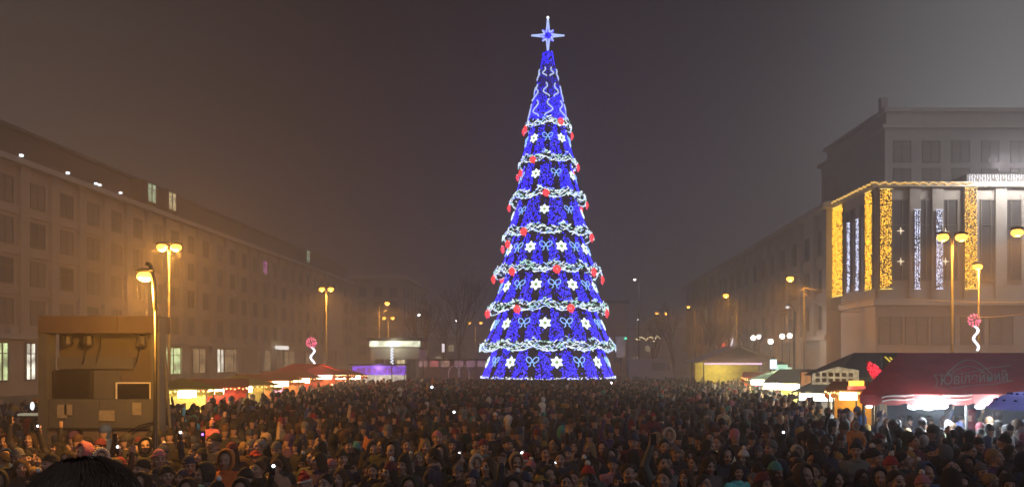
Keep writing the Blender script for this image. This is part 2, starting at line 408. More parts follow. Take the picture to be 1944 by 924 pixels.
street_lamp(1500, 528, 62, 'orange street lamp on a mast with overhead wires left of the garlanded building', 1100, PX(1527, 62) - PX(1500, 62), 1)
street_lamp(1378, 560, 80, 'orange street lamp among lit bare branches', 1100, 1.2, 1)
street_lamp(1307, 582, 110, 'small orange street lamp down the right side of the street', 400, 1.0, 1, size=.8)
street_lamp(1205, 530, 90, 'small white street lamp high to the right of the tree', 60, .5, 1, col=(1, .95, .9), em=e_white, size=.5)
street_lamp(1247, 594, 130, 'twin amber street lamp right of the tree in the distance', 500, .8, 1, True)
street_lamp(1212, 606, 150, 'tiny white street lamp above the amber string lights', 60, .5, -1, col=(1, .95, .9), em=e_white, size=.6)
street_lamp(1495, 582, 55, 'unlit looking grey street lamp with a small white lantern beside the wired mast', 12, .5, 1, col=(1, .95, .9), em=emis('dim_bulb', (1, .95, .9), .8, False), size=.5)
for i, (px, py, d) in enumerate(((1430, 641, 70), (1441, 639, 74), (1463, 648, 66), (1485, 638, 68), (1499, 637, 69))):
    p = P(px, py, d); nm = ('leftmost of the five', 'second of the five', 'lowest of the five', 'fourth of the five', 'rightmost of the five')[i]
    g = empty('globe_lamp', (p.x, d, 0), 0, nm + ' white globe lamps by the right stalls', 'street lamp', 'globe lamps on the right pavement')
    MB().lathe([(.09, 0), (.05, .5), (.04, p.z - .2)], 8).build('post', m_dark, g)
    MB().ball((0, 0, p.z), .24, 12, 8).build('globe', e_white, g, smooth=True)
    lamp(g, (0, -.4, p.z), 70, (1, .93, .85))

# ornament of coloured bulbs hung on two masts
def mast_ornament(px, py, d, h, label):
    p = P(px, py, d); o = empty('light_ornament', (p.x, d - .2, p.z), 0, label, 'light ornament', 'bulb ornaments hung on lamp masts')
    s = h
    pts = [(math.cos(a) * s * .2 * q, 0, math.sin(a) * s * .2 * q) for q in (.4, .75, 1) for a in np.arange(0, 6.28, .55 / q)]
    bulbs('flower', np.array(pts), .035 * s, emis('pink_bulb', (1, .12, .28), 2.2, False), o)
    pts = [(math.sin(t * 9) * s * .1 * (1 - .4 * t) + .06 * s * t + k * .05 * s, 0, -s * (.2 + .8 * t)) for t in np.linspace(0, 1, 40) for k in (0, 1)]
    bulbs('curled_stem', np.array(pts), .028 * s, emis('white_small_bulb', (.85, .88, 1), 2.5, False), o)
mast_ornament(1846, 608, 49.5, 2.0, 'pink flower ornament with white curling stem on the right lamp mast')
mast_ornament(592, 650, 73, 2.4, 'pale pink flower ornament with curling stem before the long beige building')

# overhead wires
for i, (a, c, sag, lab) in enumerate((
    (P(1527, 546, 62), P(1700, 541, 52), .4, 'overhead wire from the wired mast past the garlanded building, upper'),
    (P(1527, 556, 62), P(1640, 590, 40), .6, 'overhead wire sagging low from the wired mast towards the beer tent'),
    (P(1720, 565, 45), P(1990, 572, 38), .15, 'overhead wire crossing before the garlanded building at its string course'),
    (P(1820, 600, 44), P(1990, 586, 36), .2, 'overhead wire crossing behind the pink ornament'),
    (P(1365, 573, 80), P(1527, 548, 62), .8, 'overhead wire between the branch-lit lamp and the wired mast'),
    (P(1445, 603, 70), P(1527, 601, 62), .1, 'overhead wire left of the wired mast, lower'),
    (P(300, 600, 60), P(385, 603, 64), .05, 'overhead wire right of the brown booth top'),
    (P(495, 570, 74), P(553, 574, 80), .3, 'overhead wire before the long beige building, beside the twin lamp'),
    (P(553, 628, 74), P(611, 622, 74), .05, 'short lower overhead wire left of the twin lamp'),
    (P(662, 594, 90), P(735, 589, 92), .3, 'overhead wire left of the lamp above the pavilion'))):
    pts = [a.lerp(c, t) - Vector((0, 0, sag * 4 * t * (1 - t))) for t in np.linspace(0, 1, 11)]
    tag(MB().path(pts, .022, 5).build('overhead_wire', mat('wire', (.35, .3, .25), .5, .1, 3)), lab, 'wire', 'overhead wires over the square')

# ------------------------------------------------------------------ bare winter trees
def bare_tree(px, d, h, label, seed, spread=.5, name='bare_tree'):
    r_ = random.Random(seed); root = empty(name, (PX(px, d), d, 0), 0, label, 'tree', 'bare street trees')
    tr = MB(); br = MB()
    def grow(p, dirv, ln, r, lev, mb):
        q = p + dirv * ln; mb.tube(p, q, r, r * .68, 5 if lev > 1 else 8, cap=False)
        if lev >= 6: return
        for _ in range(3 if lev < 4 else 2 + (r_.random() < .4)):
            nd = (dirv + Vector((r_.uniform(-1, 1), r_.uniform(-1, 1), r_.uniform(-.25, .75))) * spread * (1.0 if lev else .7)).normalized()
            grow(p.lerp(q, r_.uniform(.6, 1)), nd, ln * r_.uniform(.62, .85), r * .6, lev + 1, br)
    grow(Vector((0, 0, 0)), Vector((0, 0, 1)), h * .28, h * .018, 0, tr)
    tr.build('trunk', m_bark, root); br.build('crown', m_bark, root)
bare_tree(800, 96, 13, 'bare tree with dark twigs in front of the pale corner building', 3)
bare_tree(872, 120, 19, 'tall dark bare tree standing left of the lit christmas tree', 5)
bare_tree(845, 135, 15, 'bare tree behind the pink lit stall panels', 9)
bare_tree(1372, 84, 11, 'bare tree whose twigs glow orange under the street lamp', 12, .55)
bare_tree(1345, 95, 11, 'bare tree beside the red shop sign', 15, .55)
bare_tree(1278, 110, 13, 'dark bare tree between the amber lamp and the small orange lamp', 21)
bare_tree(1240, 125, 12, 'bare tree above the white van', 25)
bare_tree(1425, 72, 8.5, 'low bare tree behind the globe lamps', 31)
# ------------------------------------------------------------------ the christmas tree
DT = 56.0; q4 = DT / F
TXc = PX(1040, DT)
def tz_(y): return PZ(y, DT)
tree = empty('christmas_tree', (TXc, DT, 0), 0, 'giant cone christmas tree of blue lights with white garlands and a star', 'christmas tree')
m_net = mat('dark_green_net', (.012, .02, .03), .9, .4, 3)
m_rib = mat('blue_tinsel', (.006, .005, .16), .5, .5, 6)
e_blue = emis('blue_bulb', (.009, .005, 1.0), 3.4, True)
e_blue2 = emis('pale_blue_bulb', (.10, .10, 1.0), 2.6, True)
e_gar = emis('garland_white', (.80, .90, 1.0), 1.6, True)
e_gar2 = emis('garland_mint', (.45, .85, .72), 1.2, True)
e_gar3 = emis('garland_blue', (.30, .45, 1.0), 1.5, True)
e_snow = emis('snowflake_white', (.82, 1.0, .98), 1.8, True)
e_snowc = emis('snowflake_centre', (.55, .85, .25), .6, True)
e_bow = emis('bow_blue', (.22, .48, 1.0), 1.6, True)
e_red = emis('red_rose', (1.0, .035, .05), 1.5, True)
m_leaf = mat('garland_leaf', (.03, .08, .05), .8, .4, 4)
TIERS = [(100, 236, 8, 37), (244, 305, 32, 49), (314, 373, 43, 61), (384, 440, 55, 75), (451, 511, 65, 89), (522, 579, 78, 103), (590, 650, 90, 117), (662, 716, 103, 124)]
# angles (degrees right of the front) of a snowflake, spacing to the next ornament
ORN = {1: (-40, 37, 10), 2: (-27, 41, 9), 3: (-8, 41, 9), 4: (15.6, 21, 17), 5: (-16, 21, 17), 6: (-5.5, 21.5, 17), 7: (5, 21.5, 17)}
def cone_pt(i, t, a, off=0.0):
    y0, y1, r0, r1 = TIERS[i]
    r = (r0 + (r1 - r0) * (t ** 1.15)) * q4 + off
    return Vector((r * math.sin(a), -r * math.cos(a), tz_(y0 + (y1 - y0) * t)))
def cone_frame(i, t, a, off):
    """matrix on the tier surface: x to the right, y out of the tree reversed, z up the slope"""
    p = cone_pt(i, t, a, off); up = (cone_pt(i, 0, a) - cone_pt(i, 1, a)).normalized(); rt = Vector((math.cos(a), math.sin(a), 0))
    nn = rt.cross(up)
    return Matrix(((rt.x, -nn.x, up.x, p.x), (rt.y, -nn.y, up.y, p.y), (rt.z, -nn.z, up.z, p.z), (0, 0, 0, 1)))
def flake_mesh():
    b = MB()
    for k in range(6):
        a = math.pi / 3 * k + math.pi / 6; c, s_ = math.cos(a), math.sin(a)
        b.ball((c * .27, 0, s_ * .27), (.15, .06, .15), 8, 6)
        b.ball((c * .40, 0, s_ * .40), (.085, .05, .085), 6, 4)
    b.ball((0, -.04, 0), (.13, .07, .13), 8, 6, 1)
    return b.mesh('snowflake', [e_snow, e_snowc], True)
def bow_mesh():
    b = MB()
    for s_ in (-1, 1):
        pts = [Vector((s_ * (.30 - .27 * math.cos(t)), 0, .12 + .26 * math.sin(t) + .10 * (1 - math.cos(t)))) for t in np.linspace(0, 2 * math.pi, 11)]
        b.path(pts, .042, 5)
        b.path([Vector((s_ * .03, 0, .05)), Vector((s_ * .18, 0, -.12)), Vector((s_ * .14, 0, -.28)), Vector((s_ * .30, 0, -.42))], .042, 5)
    b.ball((0, -.02, .08), .09, 8, 5)
    return b.mesh('bow', [e_bow])
def rose_mesh():
    b = MB()
    for k in range(7):
        a = 2 * math.pi * k / 7; b.ball((math.cos(a) * .25, 0, math.sin(a) * .25), (.13, .12, .13), 6, 5)
    for k in range(5):
        a = 2 * math.pi * k / 5 + .3; b.ball((math.cos(a) * .11, -.12, math.sin(a) * .11), (.08, .08, .08), 6, 4)
    b.tube((.1, .06, -.2), (.16, .02, -.46), .10, .03, 5); b.ball((.26, -.02, .24), .05, 6, 4, 1)
    return b.mesh('rose', [e_red, e_gar], True)
FM, BM, RM = flake_mesh(), bow_mesh(), rose_mesh()
for i, (y0, y1, r0, r1) in enumerate(TIERS):
    n = 64; b = MB(); rows = [cone_pt(i, t, 0, -.06) for t in (0, .5, 1)]
    b.lathe([(-rows[2].y, rows[2].z), (-rows[1].y, rows[1].z), (-rows[0].y, rows[0].z)], n)
    tier = b.build('tier', m_net, tree)
    panels = []
    if i in ORN:
        a0, st, cnt = ORN[i]
        k0 = -(cnt // 2); step = st
        for k in range(cnt): panels.append((R(a0 + (k + k0) * step), (k + k0) % 2 == 0))
    hw = R(ORN[i][1]) * (.21 if i > 3 else .17) if i in ORN else 0
    # bulbs: dense between the ornament panels, none inside their arched dark panels
    area = math.pi * (r0 + r1) * q4 * (y1 - y0) * q4
    N = int(area * (92 if i else 140)); a = nrng.uniform(-math.pi, math.pi, N); t = np.sqrt(nrng.uniform((r0 / r1) ** 2 * .6, 1, N)); t = (t - t.min()) / (t.max() - t.min())
    keep = np.ones(N, bool)
    for pa, _ in panels:
        da = np.abs((a - pa + math.pi) % (2 * math.pi) - math.pi)
        keep &= ~((da < hw * np.clip(1.25 - .5 * t, .4, 1.2)) & (nrng.uniform(0, 1, N) < .97))
    if i: keep &= ~((t < .12) & (nrng.uniform(0, 1, N) < .5))
    a, t = a[keep], t[keep]
    rr = (r0 + (r1 - r0) * t ** 1.15) * q4 + .03; pts = np.stack([rr * np.sin(a), -rr * np.cos(a), tz_(y0) + (tz_(y1) - tz_(y0)) * t], 1)
    sel = nrng.uniform(0, 1, len(pts)) < .90
    bulbs('light_string', pts[sel], nrng.uniform(.026, .058, sel.sum()), e_blue, tier)
    bulbs('light_string', pts[~sel], nrng.uniform(.03, .045, (~sel).sum()), e_blue2, tier)
    # tinsel ribbons behind the bulbs, split at the dark panels
    rb = MB(); nn = 180
    for k in range(nn):
        am = -math.pi + (k + .5) * 2 * math.pi / nn
        if any(abs((am - pa + math.pi) % (2 * math.pi) - math.pi) < hw for pa, _ in panels): continue
        a1, a2 = am - math.pi / nn, am + math.pi / nn; ta = .12 if i else 0
        rb.add([cone_pt(i, ta, a1, .0), cone_pt(i, ta, a2, .0), cone_pt(i, 1, a2, .0), cone_pt(i, 1, a1, .0)], [(0, 3, 2, 1)])
    rb.build('tinsel_ribbon', m_rib, tier)['kind'] = 'stuff'
    for pa, snow in panels:
        o = link('snowflake' if snow else 'bow', FM if snow else BM, tree)
        s_ = (1.0 if i > 3 else .85) * (.95 if snow else .80)
        o.matrix_local = cone_frame(i, .46, pa, .14) @ Matrix.Scale(s_, 4)
# curled white lines on the top cone
for (ya, yb, cnt, off) in ((134, 152, 8, 0), (165, 193, 8, 12), (198, 232, 8, -20)):
    for k in range(cnt):
        a = R(off + 22 + k * 360 / cnt); mir = 1 if k % 2 else -1
        pts = []
        for u in np.linspace(0, 1, 9):
            t = (ya + (yb - ya) * u - 100) / 136; aa = a + mir * R(10) * math.sin(u * 2.6 * math.pi) * (.5 + u)
            pts.append(cone_pt(0, t, aa, .12))
        MB().path(pts, .055, 5).build('curl_light', emis('curl_white', (.55, .68, 1.0), 1.1, True), tree)
# garlands at the tier feet
GAR = [(240, 43), (310, 55), (379, 71), (447, 85), (517, 101), (586, 113), (657, 128)]
for gi, (gy, gr) in enumerate(GAR):
    r_ = gr * q4; z_ = tz_(gy); nsw = [6, 7, 8, 9, 11, 12, 13][gi]; ph = R(7 * gi)
    def gz_(a): return z_ + .16 - .34 * abs(math.sin(nsw * (a + ph) / 2)) ** .8
    base = MB(); n = 120
    for k in range(n):
        a1, a2 = 2 * math.pi * k / n, 2 * math.pi * (k + 1) / n; vs = []
        for a in (a1, a2):
            for rr, dz in ((r_ - .42, .34), (r_ - .12 + .06 * math.sin(a * 40), .16), (r_ - .02 + .08 * math.sin(a * 31), -.16)): vs.append((rr * math.sin(a), -rr * math.cos(a), gz_(a) + dz))
        base.add(vs, [(0, 3, 4, 1), (1, 4, 5, 2)])
    go = base.build('garland', m_leaf, tree)
    mats_ = MB(); cnt = int(2 * math.pi * r_ * 22)
    for k in range(cnt):
        a = 2 * math.pi * (k + rnd.random()) / cnt; hgt = rnd.uniform(-.26, .46)
        rr = r_ - max(0, hgt) * .95 + rnd.uniform(-.02, .1); p = Vector((rr * math.sin(a), -rr * math.cos(a), gz_(a) + hgt))
        ln = rnd.uniform(.14, .36); sl = rnd.choice((-1, 1)) * rnd.uniform(.1, .9)
        dv = (Vector((math.cos(a), math.sin(a), 0)) + Vector((0, 0, sl))).normalized() * ln / 2
        u = rnd.random(); mats_.tube(p - dv, p + dv, .036, .026, 4, 0 if u < .46 else 1 if u < .80 else 2)
    # swag edge line
    pts = [Vector(((r_ + .05) * math.sin(a), -(r_ + .05) * math.cos(a), gz_(a) - .2 + rnd.uniform(-.03, .03))) for a in np.linspace(0, 2 * math.pi, 160)]
    for k, (p0, p1) in enumerate(zip(pts, pts[1:])):
        if rnd.random() < .8: mats_.tube(p0, p1, .035, .035, 4, 0 if rnd.random() < .7 else 2)
    mats_.build('garland_lights', [e_gar, e_gar2, e_gar3], go)['kind'] = 'stuff'
ROSES = [(0, 997, 250), (0, 1062, 243), (0, 1085, 261), (1, 1010, 316), (1, 988, 335), (1, 1096, 322), (2, 1033, 382), (2, 966, 397), (2, 1113, 392), (3, 993, 452), (3, 964, 470), (3, 1119, 457),
         (4, 938, 531), (4, 972, 524), (4, 1051, 523), (4, 1120, 524), (4, 1140, 534), (5, 928, 596), (5, 981, 593), (5, 1075, 592), (5, 1146, 597)]
for gi, px, py in ROSES:
    r_ = max(GAR[gi][1] * q4 + .12, abs(px - 1040) * q4 * 1.004); sa = max(-.985, min(.985, (px - 1040) * q4 / r_)); a = math.asin(sa)
    for aa in (a, math.pi - a + .3):
        o = link('rose', RM, tree, (r_ * math.sin(aa), -r_ * math.cos(aa), tz_(py)), (0, 0, aa)); o.scale = (.72,) * 3 if gi < 3 else (.82,) * 3
# foot: podium with a rim of white lights
b = MB(); b.lathe([(5.5, 0), (5.5, 1.2), (5.15, 1.25), (5.15, tz_(717))], 48); pod = b.build('podium', mat('podium_dark', (.03, .03, .04), .7), tree)
a = nrng.uniform(-math.pi, math.pi, 420); bulbs('rim_lights', np.stack([5.1 * np.sin(a), -5.1 * np.cos(a), tz_(716) + nrng.uniform(-.05, .12, 420)], 1), .04, e_gar, pod)
# star on the top
st = empty('star', (0, -.1, tz_(69)), 0); st.parent = tree
def starpts(s=1.0): 
    up, sd, dn, dg2, inn = 1.38 * s, 1.25 * s, 1.3 * s, .58 * s, .27 * s
    o = []
    for ang, ln in ((90, up), (45, dg2), (0, sd), (-45, dg2), (-90, dn), (-135, dg2), (180, sd), (135, dg2)):
        o.append((math.cos(R(ang)) * ln, math.sin(R(ang)) * ln)); o.append((math.cos(R(ang - 22.5)) * inn, math.sin(R(ang - 22.5)) * inn))
    return o
sp_ = starpts(); b = MB(); b.prism(sp_, .05, .12); body = b.build('star_body', mat('star_plate', (.02, .02, .12), .6), st)
b = MB()
for k in range(16):
    p0, p1 = sp_[k], sp_[(k + 1) % 16]; tip = k in (0, 1, 4, 15, 3, 5, 8, 7, 9, 12, 11, 13, 15)
    b.tube((p0[0], 0, p0[1]), (p1[0], 0, p1[1]), .07, .07, 5, 0 if tip else 1)
b.ball((0, 0, 1.36), .11, 6, 5, 2); b.ball((0, 0, 1.2), .07, 6, 5, 2)
b.build('star_outline', [emis('star_pale', (.45, .58, 1.0), 1.3, True), e_blue2, emis('star_white', (.9, .95, 1), 2, True)], st)
pts = []
while len(pts) < 150:
    x, z = rnd.uniform(-1, 1), rnd.uniform(-1.1, 1.1)
    if (abs(x) < .22 * (1 - abs(z) / 1.3)) or (abs(z) < .22 * (1 - abs(x) / 1.2)): pts.append((x, -.02, z))
bulbs('star_bulbs', np.array(pts), .04, e_blue, st)

# ------------------------------------------------------------------ light curtains of the garlanded building
def curtain(name, a, c, z0, z1, r, dens, m, label, thick=.12, m2=None):
    """bulbs spread over an upright strip from point a to point c"""
    a = Vector((a[0], a[1], 0)); c = Vector((c[0], c[1], 0)); wv = (c - a).length; e_ = (c - a).normalized(); nn = Vector((e_.y, -e_.x, 0))
    if nn.y - abs(nn.y) == 0 and abs(nn.y) > abs(nn.x): nn = -nn
    if abs(nn.x) > abs(nn.y) and nn.x > 0: nn = -nn
    root = empty(name, (a.x, a.y, 0), 0, label, 'light curtain', 'light curtains on the garlanded building')
    net = MB(); u = e_ * wv
    vs = [(0, 0, z0), (u.x, u.y, z0), (u.x, u.y, z1), (0, 0, z1)]; vs2 = [(v[0] + nn.x * .03, v[1] + nn.y * .03, v[2]) for v in vs]
    net.add(vs + vs2, [(0, 1, 2, 3), (7, 6, 5, 4), (0, 4, 5, 1), (1, 5, 6, 2), (2, 6, 7, 3), (3, 7, 4, 0)]); net.build('net', mat('curtain_net', (.05, .045, .04), .9), root)
    n = int(wv * (z1 - z0) * dens); ns_ = max(3, int(wv / .12)); sid = nrng.integers(0, ns_, n); s = (sid + .5) * wv / ns_ + nrng.normal(0, .018, n); z = z0 + (z1 - z0) * nrng.uniform(0, 1, n) - (nrng.uniform(0, .3, ns_)[sid]) * (nrng.uniform(0, 1, n) < .06)
    pts = np.stack([e_.x * s + nn.x * (.05 + thick * nrng.uniform(0, 1, n)), e_.y * s + nn.y * (.05 + thick * nrng.uniform(0, 1, n)), z], 1)
    bulbs('bulb_string', pts, nrng.uniform(r * .7, r * 1.2, n), m, root)
    s = np.linspace(0, wv, int(wv / .09) + 2); pts = [(e_.x * q + nn.x * .15, e_.y * q + nn.y * .15, zz) for q in s for zz in (z0, z1)]
    bulbs('hem_string', np.array(pts), r * 1.1, m2 or m, root)
e_yel = emis('amber_bulb', (1.0, .50, .025), 2.6, True)
e_yelh = emis('amber_hem_bulb', (1.0, .75, .2), 1.6, True)
e_ice = emis('ice_bulb', (.68, .72, 1.0), 2.0, True)
yb, yt = PZ(549, dg_), PZ(361, dg_)
xs = gx0 - .12
def on_side(px): return (xs, xs * F / (px - 972))
curtain('yellow_light_curtain', on_side(1601), on_side(1583), yb, yt, .042, 125, e_yel, 'yellow light curtain farthest left, on the receding side wall', m2=e_yelh)
curtain('yellow_light_curtain', on_side(1657), on_side(1645), yb, yt, .042, 125, e_yel, 'narrow yellow light curtain at the left of the building corner', m2=e_yelh)
curtain('yellow_light_curtain', (PX(1666, dg_), dg_ - .3), (PX(1688, dg_), dg_ - .3), yb, yt, .042, 125, e_yel, 'wide yellow light curtain just right of the building corner', m2=e_yelh)
curtain('yellow_light_curtain', (PX(1826, dg_), dg_ - .3), (PX(1849, dg_), dg_ - .3), yb, yt + .1, .042, 125, e_yel, 'yellow light curtain behind the street lamp lanterns, under the icicle lights', m2=e_yelh)
curtain('white_light_strip', on_side(1615), on_side(1610.5), yb + .2, PZ(405, dg_), .040, 120, e_ice, 'thin white light strip nearer the far end of the side wall')
curtain('white_light_strip', on_side(1632), on_side(1627.5), yb + .2, PZ(405, dg_), .040, 120, e_ice, 'thin white light strip nearer the corner on the side wall')
curtain('white_light_strip', (PX(1731, dg_), dg_ - .3), (PX(1742, dg_), dg_ - .3), yb, PZ(400, dg_), .040, 120, e_ice, 'left of the two white light strips on the front wall')
curtain('white_light_strip', (PX(1772, dg_), dg_ - .3), (PX(1784, dg_), dg_ - .3), yb, PZ(400, dg_), .040, 120, e_ice, 'right of the two white light strips on the front wall')
for px, py, lab in ((1710, 438, 'upper star'), (1710, 496, 'lower star'), (1795, 440, 'upper star'), (1795, 496, 'lower star')):
    p = P(px, py, dg_ - .35); b = MB()
    for ang in (0, 90, 180, 270): b.tube((0, 0, 0), (math.cos(R(ang)) * .3, 0, math.sin(R(ang)) * .3), .06, .02, 5)
    b.ball((0, 0, 0), .08, 6, 5)
    tag(b.build('light_star', emis('star_warm', (1, .8, .55), 1.3, True), None, p), lab + (' left of the two white light strips' if px < 1750 else ' beside the rightmost white light strip'), 'star', 'light stars on the garlanded building')
# garland along the cornice
far_y = on_side(1590)[1]
pts = [(gx0 - .56, y_, gz - .25 + .06 * math.sin(y_ * 9) + rnd.uniform(-.05, .05)) for y_ in np.arange(dg_ - .5, far_y + .3, .05)]
pts += [(x_, dg_ - .56, gz - .25 + .07 * math.sin(x_ * 8) + rnd.uniform(-.06, .06)) for x_ in np.arange(gx0 - .5, PX(1838, dg_), .05)]
tag(bulbs('roof_garland', np.array(pts), .055, emis('roof_garland_bulb', (1, .58, .12), 1.3, True)), 'yellow light garland along the cornice of the corner building', 'garland')
ic = empty('icicle_garland', (0, 0, 0), 0, 'white icicle lights along the cornice of the garlanded building', 'garland')
MB().tube((PX(1832, dg_), dg_ - .6, gz + .44), (gx1 - .2, dg_ - .6, gz + .44), .02, .02, 5).build('cable', m_black, ic)
for x_ in np.arange(PX(1832, dg_), gx1 - .2, .21):
    ln = rnd.uniform(.3, 1.1)
    bulbs('icicle_string', np.array([(x_ + rnd.uniform(-.03, .03), dg_ - .6 + rnd.uniform(-.05, .05), gz + .4 - z) for z in np.arange(0, ln, .09)]), .05, emis('icicle_bulb', (.80, .85, 1.0), 1.5, True), ic)
for px in (1850, 1890, 1930, 1970): lamp(ic, (PX(px, dg_), dg_ - 3.0, gz + .6), 800, (1.0, .95, .9), .3)  # unseen lamps added off the cornice to brighten the facade and haze
MB().box((PX(1828, dg_), dg_ - .5, gz - .1), (gx1, dg_ + 6.5, gz + .5)).build('parapet', m_roof, gb)

# ------------------------------------------------------------------ market stalls
def canvas(name, c): return mat(name, tuple(v * .45 for v in c), .8, .3, 2, transl=.22, bump=.5)
e_tube = emis('tube_warm', (1.0, .80, .42), 9, True)
e_tubew = emis('tube_white', (1.0, .95, .80), 9, True)
e_tubec = emis('tube_cool', (.80, .90, 1.0), 10, True)
def stall(px, d, label, w_=3.0, dep=2.0, eave=2.25, ridge=2.9, roof=(.5, .02, .02), tube=None, rz=0.0, kind='gable', back=(.35, .12, .05), tubew=.8, watts=60, lcol=(1, .6, .25)):
    """market stall: four posts, counter, canvas roof, back wall, tube lamp under the front edge; local -y is the serving side"""
    ridge = eave + (ridge - eave) * .62; x = PX(px, d); key = '_%02d%02d%02d' % tuple(int(c * 99) for c in roof)
    root = empty('market_stall', (x, d, 0), rz, label, 'market stall', 'market stalls around the square')
    for sx_ in (-1, 1):
        for sy_ in (-1, 1):
            MB().tube((sx_ * (w_ / 2 - .06), sy_ * (dep / 2 - .06), 0), (sx_ * (w_ / 2 - .06), sy_ * (dep / 2 - .06), eave), .035, .035, 6).build('post', m_pole, root)
    MB().box((-w_ / 2 + .1, -dep / 2 + .02, 0), (w_ / 2 - .1, -dep / 2 + .06, .95)).box((-w_ / 2 + .05, -dep / 2 - .1, .95), (w_ / 2 - .05, -dep / 2 + .4, 1.0)).build('counter', m_wood, root)
    MB().box((-w_ / 2 + .1, dep / 2 - .1, 0), (w_ / 2 - .1, dep / 2 - .07, eave - .05)).build('back_wall', mat('stall_back' + key, back, .8, .5, 5), root)
    b = MB(); o_ = .25
    if kind == 'gable':
        b.prism([(-w_ / 2 - o_, eave - .1), (0, ridge), (w_ / 2 + o_, eave - .1), (w_ / 2 + o_, eave - .06), (0, ridge + .04), (-w_ / 2 - o_, eave - .06)], -dep / 2 - o_, dep / 2 + o_)
        b.prism([(-w_ / 2, eave), (0, ridge - .04), (w_ / 2, eave)], -dep / 2 - .02, -dep / 2)
    elif kind == 'pyramid':
        X, Y_ = w_ / 2 + o_, dep / 2 + o_
        b.add([(-X, -Y_, eave), (X, -Y_, eave), (X, Y_, eave), (-X, Y_, eave), (0, 0, ridge), (-X, -Y_, eave - .05), (X, -Y_, eave - .05), (X, Y_, eave - .05), (-X, Y_, eave - .05), (0, 0, ridge - .05)],
              [(0, 1, 4), (1, 2, 4), (2, 3, 4), (3, 0, 4), (6, 5, 9), (7, 6, 9), (8, 7, 9), (5, 8, 9), (0, 5, 6, 1), (1, 6, 7, 2), (2, 7, 8, 3), (3, 8, 5, 0)])
    else:                               # lean-to awning falling to the front
        Yf, Yb = -dep / 2 - .5, dep / 2
        b.add([(-w_ / 2, Yf, eave), (w_ / 2, Yf, eave), (w_ / 2, Yb, ridge), (-w_ / 2, Yb, ridge), (-w_ / 2, Yf, eave - .04), (w_ / 2, Yf, eave - .04), (w_ / 2, Yb, ridge - .04), (-w_ / 2, Yb, ridge - .04)],
              [(0, 1, 2, 3), (7, 6, 5, 4), (0, 4, 5, 1), (1, 5, 6, 2), (2, 6, 7, 3), (3, 7, 4, 0)])
    ro = b.build('roof', canvas('canvas' + key, roof), root)
    vf = -dep / 2 - (.5 if kind == 'lean' else o_) - .03; va = MB(); nsc = 8; ww = w_ + (0 if kind == 'lean' else 2 * o_)
    for k in range(nsc):                # scalloped valance
        xa = -ww / 2 + k * ww / nsc; xb = xa + ww / nsc - .01
        va.prism([(xa, eave - .1), (xb, eave - .1), (xb, eave - .22), ((xa + xb) / 2, eave - .30), (xa, eave - .22)], vf, vf + .015)
    va.build('valance', canvas('canvas' + key, roof), ro)
    if tube:
        t_ = MB().box((-tubew / 2, vf - .10, eave - .30), (tubew / 2, vf - .02, eave - .06)).build('tube_lamp', tube, root)
        lamp(t_, (0, vf - .25, eave - .3), watts * 3.5, lcol, .1); lamp(root, (0, 0, eave - .45), watts * 1.5, lcol, .15)
    bulbs('light_string', np.array([(-ww / 2 + (k_ + .5) * ww / 16, vf - .05, eave - .06 - .05 * abs(math.sin(k_ * 1.2))) for k_ in range(16)]), .038, emis('stall_bulb', (1.0, .55, .16), 3.0, False), ro)
    # goods on the counter
    for k in range(5):
        xk = -w_ / 2 + .35 + k * (w_ - .7) / 4; hk = rnd.uniform(.12, .3)
        MB().box((xk - .13, -dep / 2 + .05, 1.003), (xk + .13, -dep / 2 + .3, 1.003 + hk)).build('goods', mat('goods%d' % (k % 3), ((.5, .3, .1), (.5, .08, .06), (.45, .42, .2))[k % 3], .6, .4, 8), root)
    return root
AW = (1, .62, .26)
RZL = R(72)      # left row turns to face the square
stall(347, 27.5, 'yellow lit stall with a pointed yellow canopy right beside the brown booth', 2.0, 2.0, 2.15, 2.75, (.62, .48, .06), e_tubew, R(30), 'pyramid', (.5, .4, .12), .6, 40, (1, .85, .4))
stall(413, 30.0, 'red awning stall with a single white tube lamp', 2.4, 1.8, 2.15, 2.55, (.5, .02, .02), e_tubew, R(20), 'lean', (.5, .06, .03), .55, 40, (1, .5, .25))
stall(455, 33.0, 'wide yellow canopied stall next to the red awning stall', 2.6, 2.2, 2.1, 2.75, (.65, .47, .08), e_tubew, R(30), 'pyramid', (.5, .36, .1), .5, 60, (1, .8, .4))
stall(508, 37.0, 'orange lit stall left of the magenta sign', 2.6, 2.0, 2.2, 2.65, (.5, .12, .02), e_tube, R(40), 'lean', (.55, .2, .05), .8, 60, AW)
stall(549, 40.5, 'orange lit stall right of the magenta sign', 2.6, 2.0, 2.25, 2.7, (.5, .10, .02), e_tube, R(40), 'lean', (.55, .2, .05), .9, 60, AW)
stall(584, 44.0, 'red tent stall with a slanted lamp under its peak', 3.4, 2.6, 2.35, 3.25, (.55, .02, .03), e_tubew, R(50), 'gable', (.6, .08, .04), 1.0, 70, (1, .45, .2))
stall(622, 48.5, 'red roofed stall with one lamp near the purple stall', 2.4, 2.0, 2.25, 2.75, (.5, .03, .02), e_tube, R(45), 'lean', (.55, .12, .05), .7, 60, (1, .5, .22))
stall(650, 52.0, 'farthest red stall of the left row with a warm lamp', 2.2, 2.0, 2.15, 2.7, (.45, .03, .02), e_tube, R(45), 'lean', (.5, .12, .05), .8, 50, (1, .55, .25))
p = P(527, 734, 36.5); ms_ = empty('magenta_sign', (p.x, p.y, 0), 0, 'small glowing magenta sign between two orange stalls', 'sign')
MB().tube((0, 0, 0), (0, 0, p.z - .3), .03, .03, 6).build('post', m_pole, ms_)
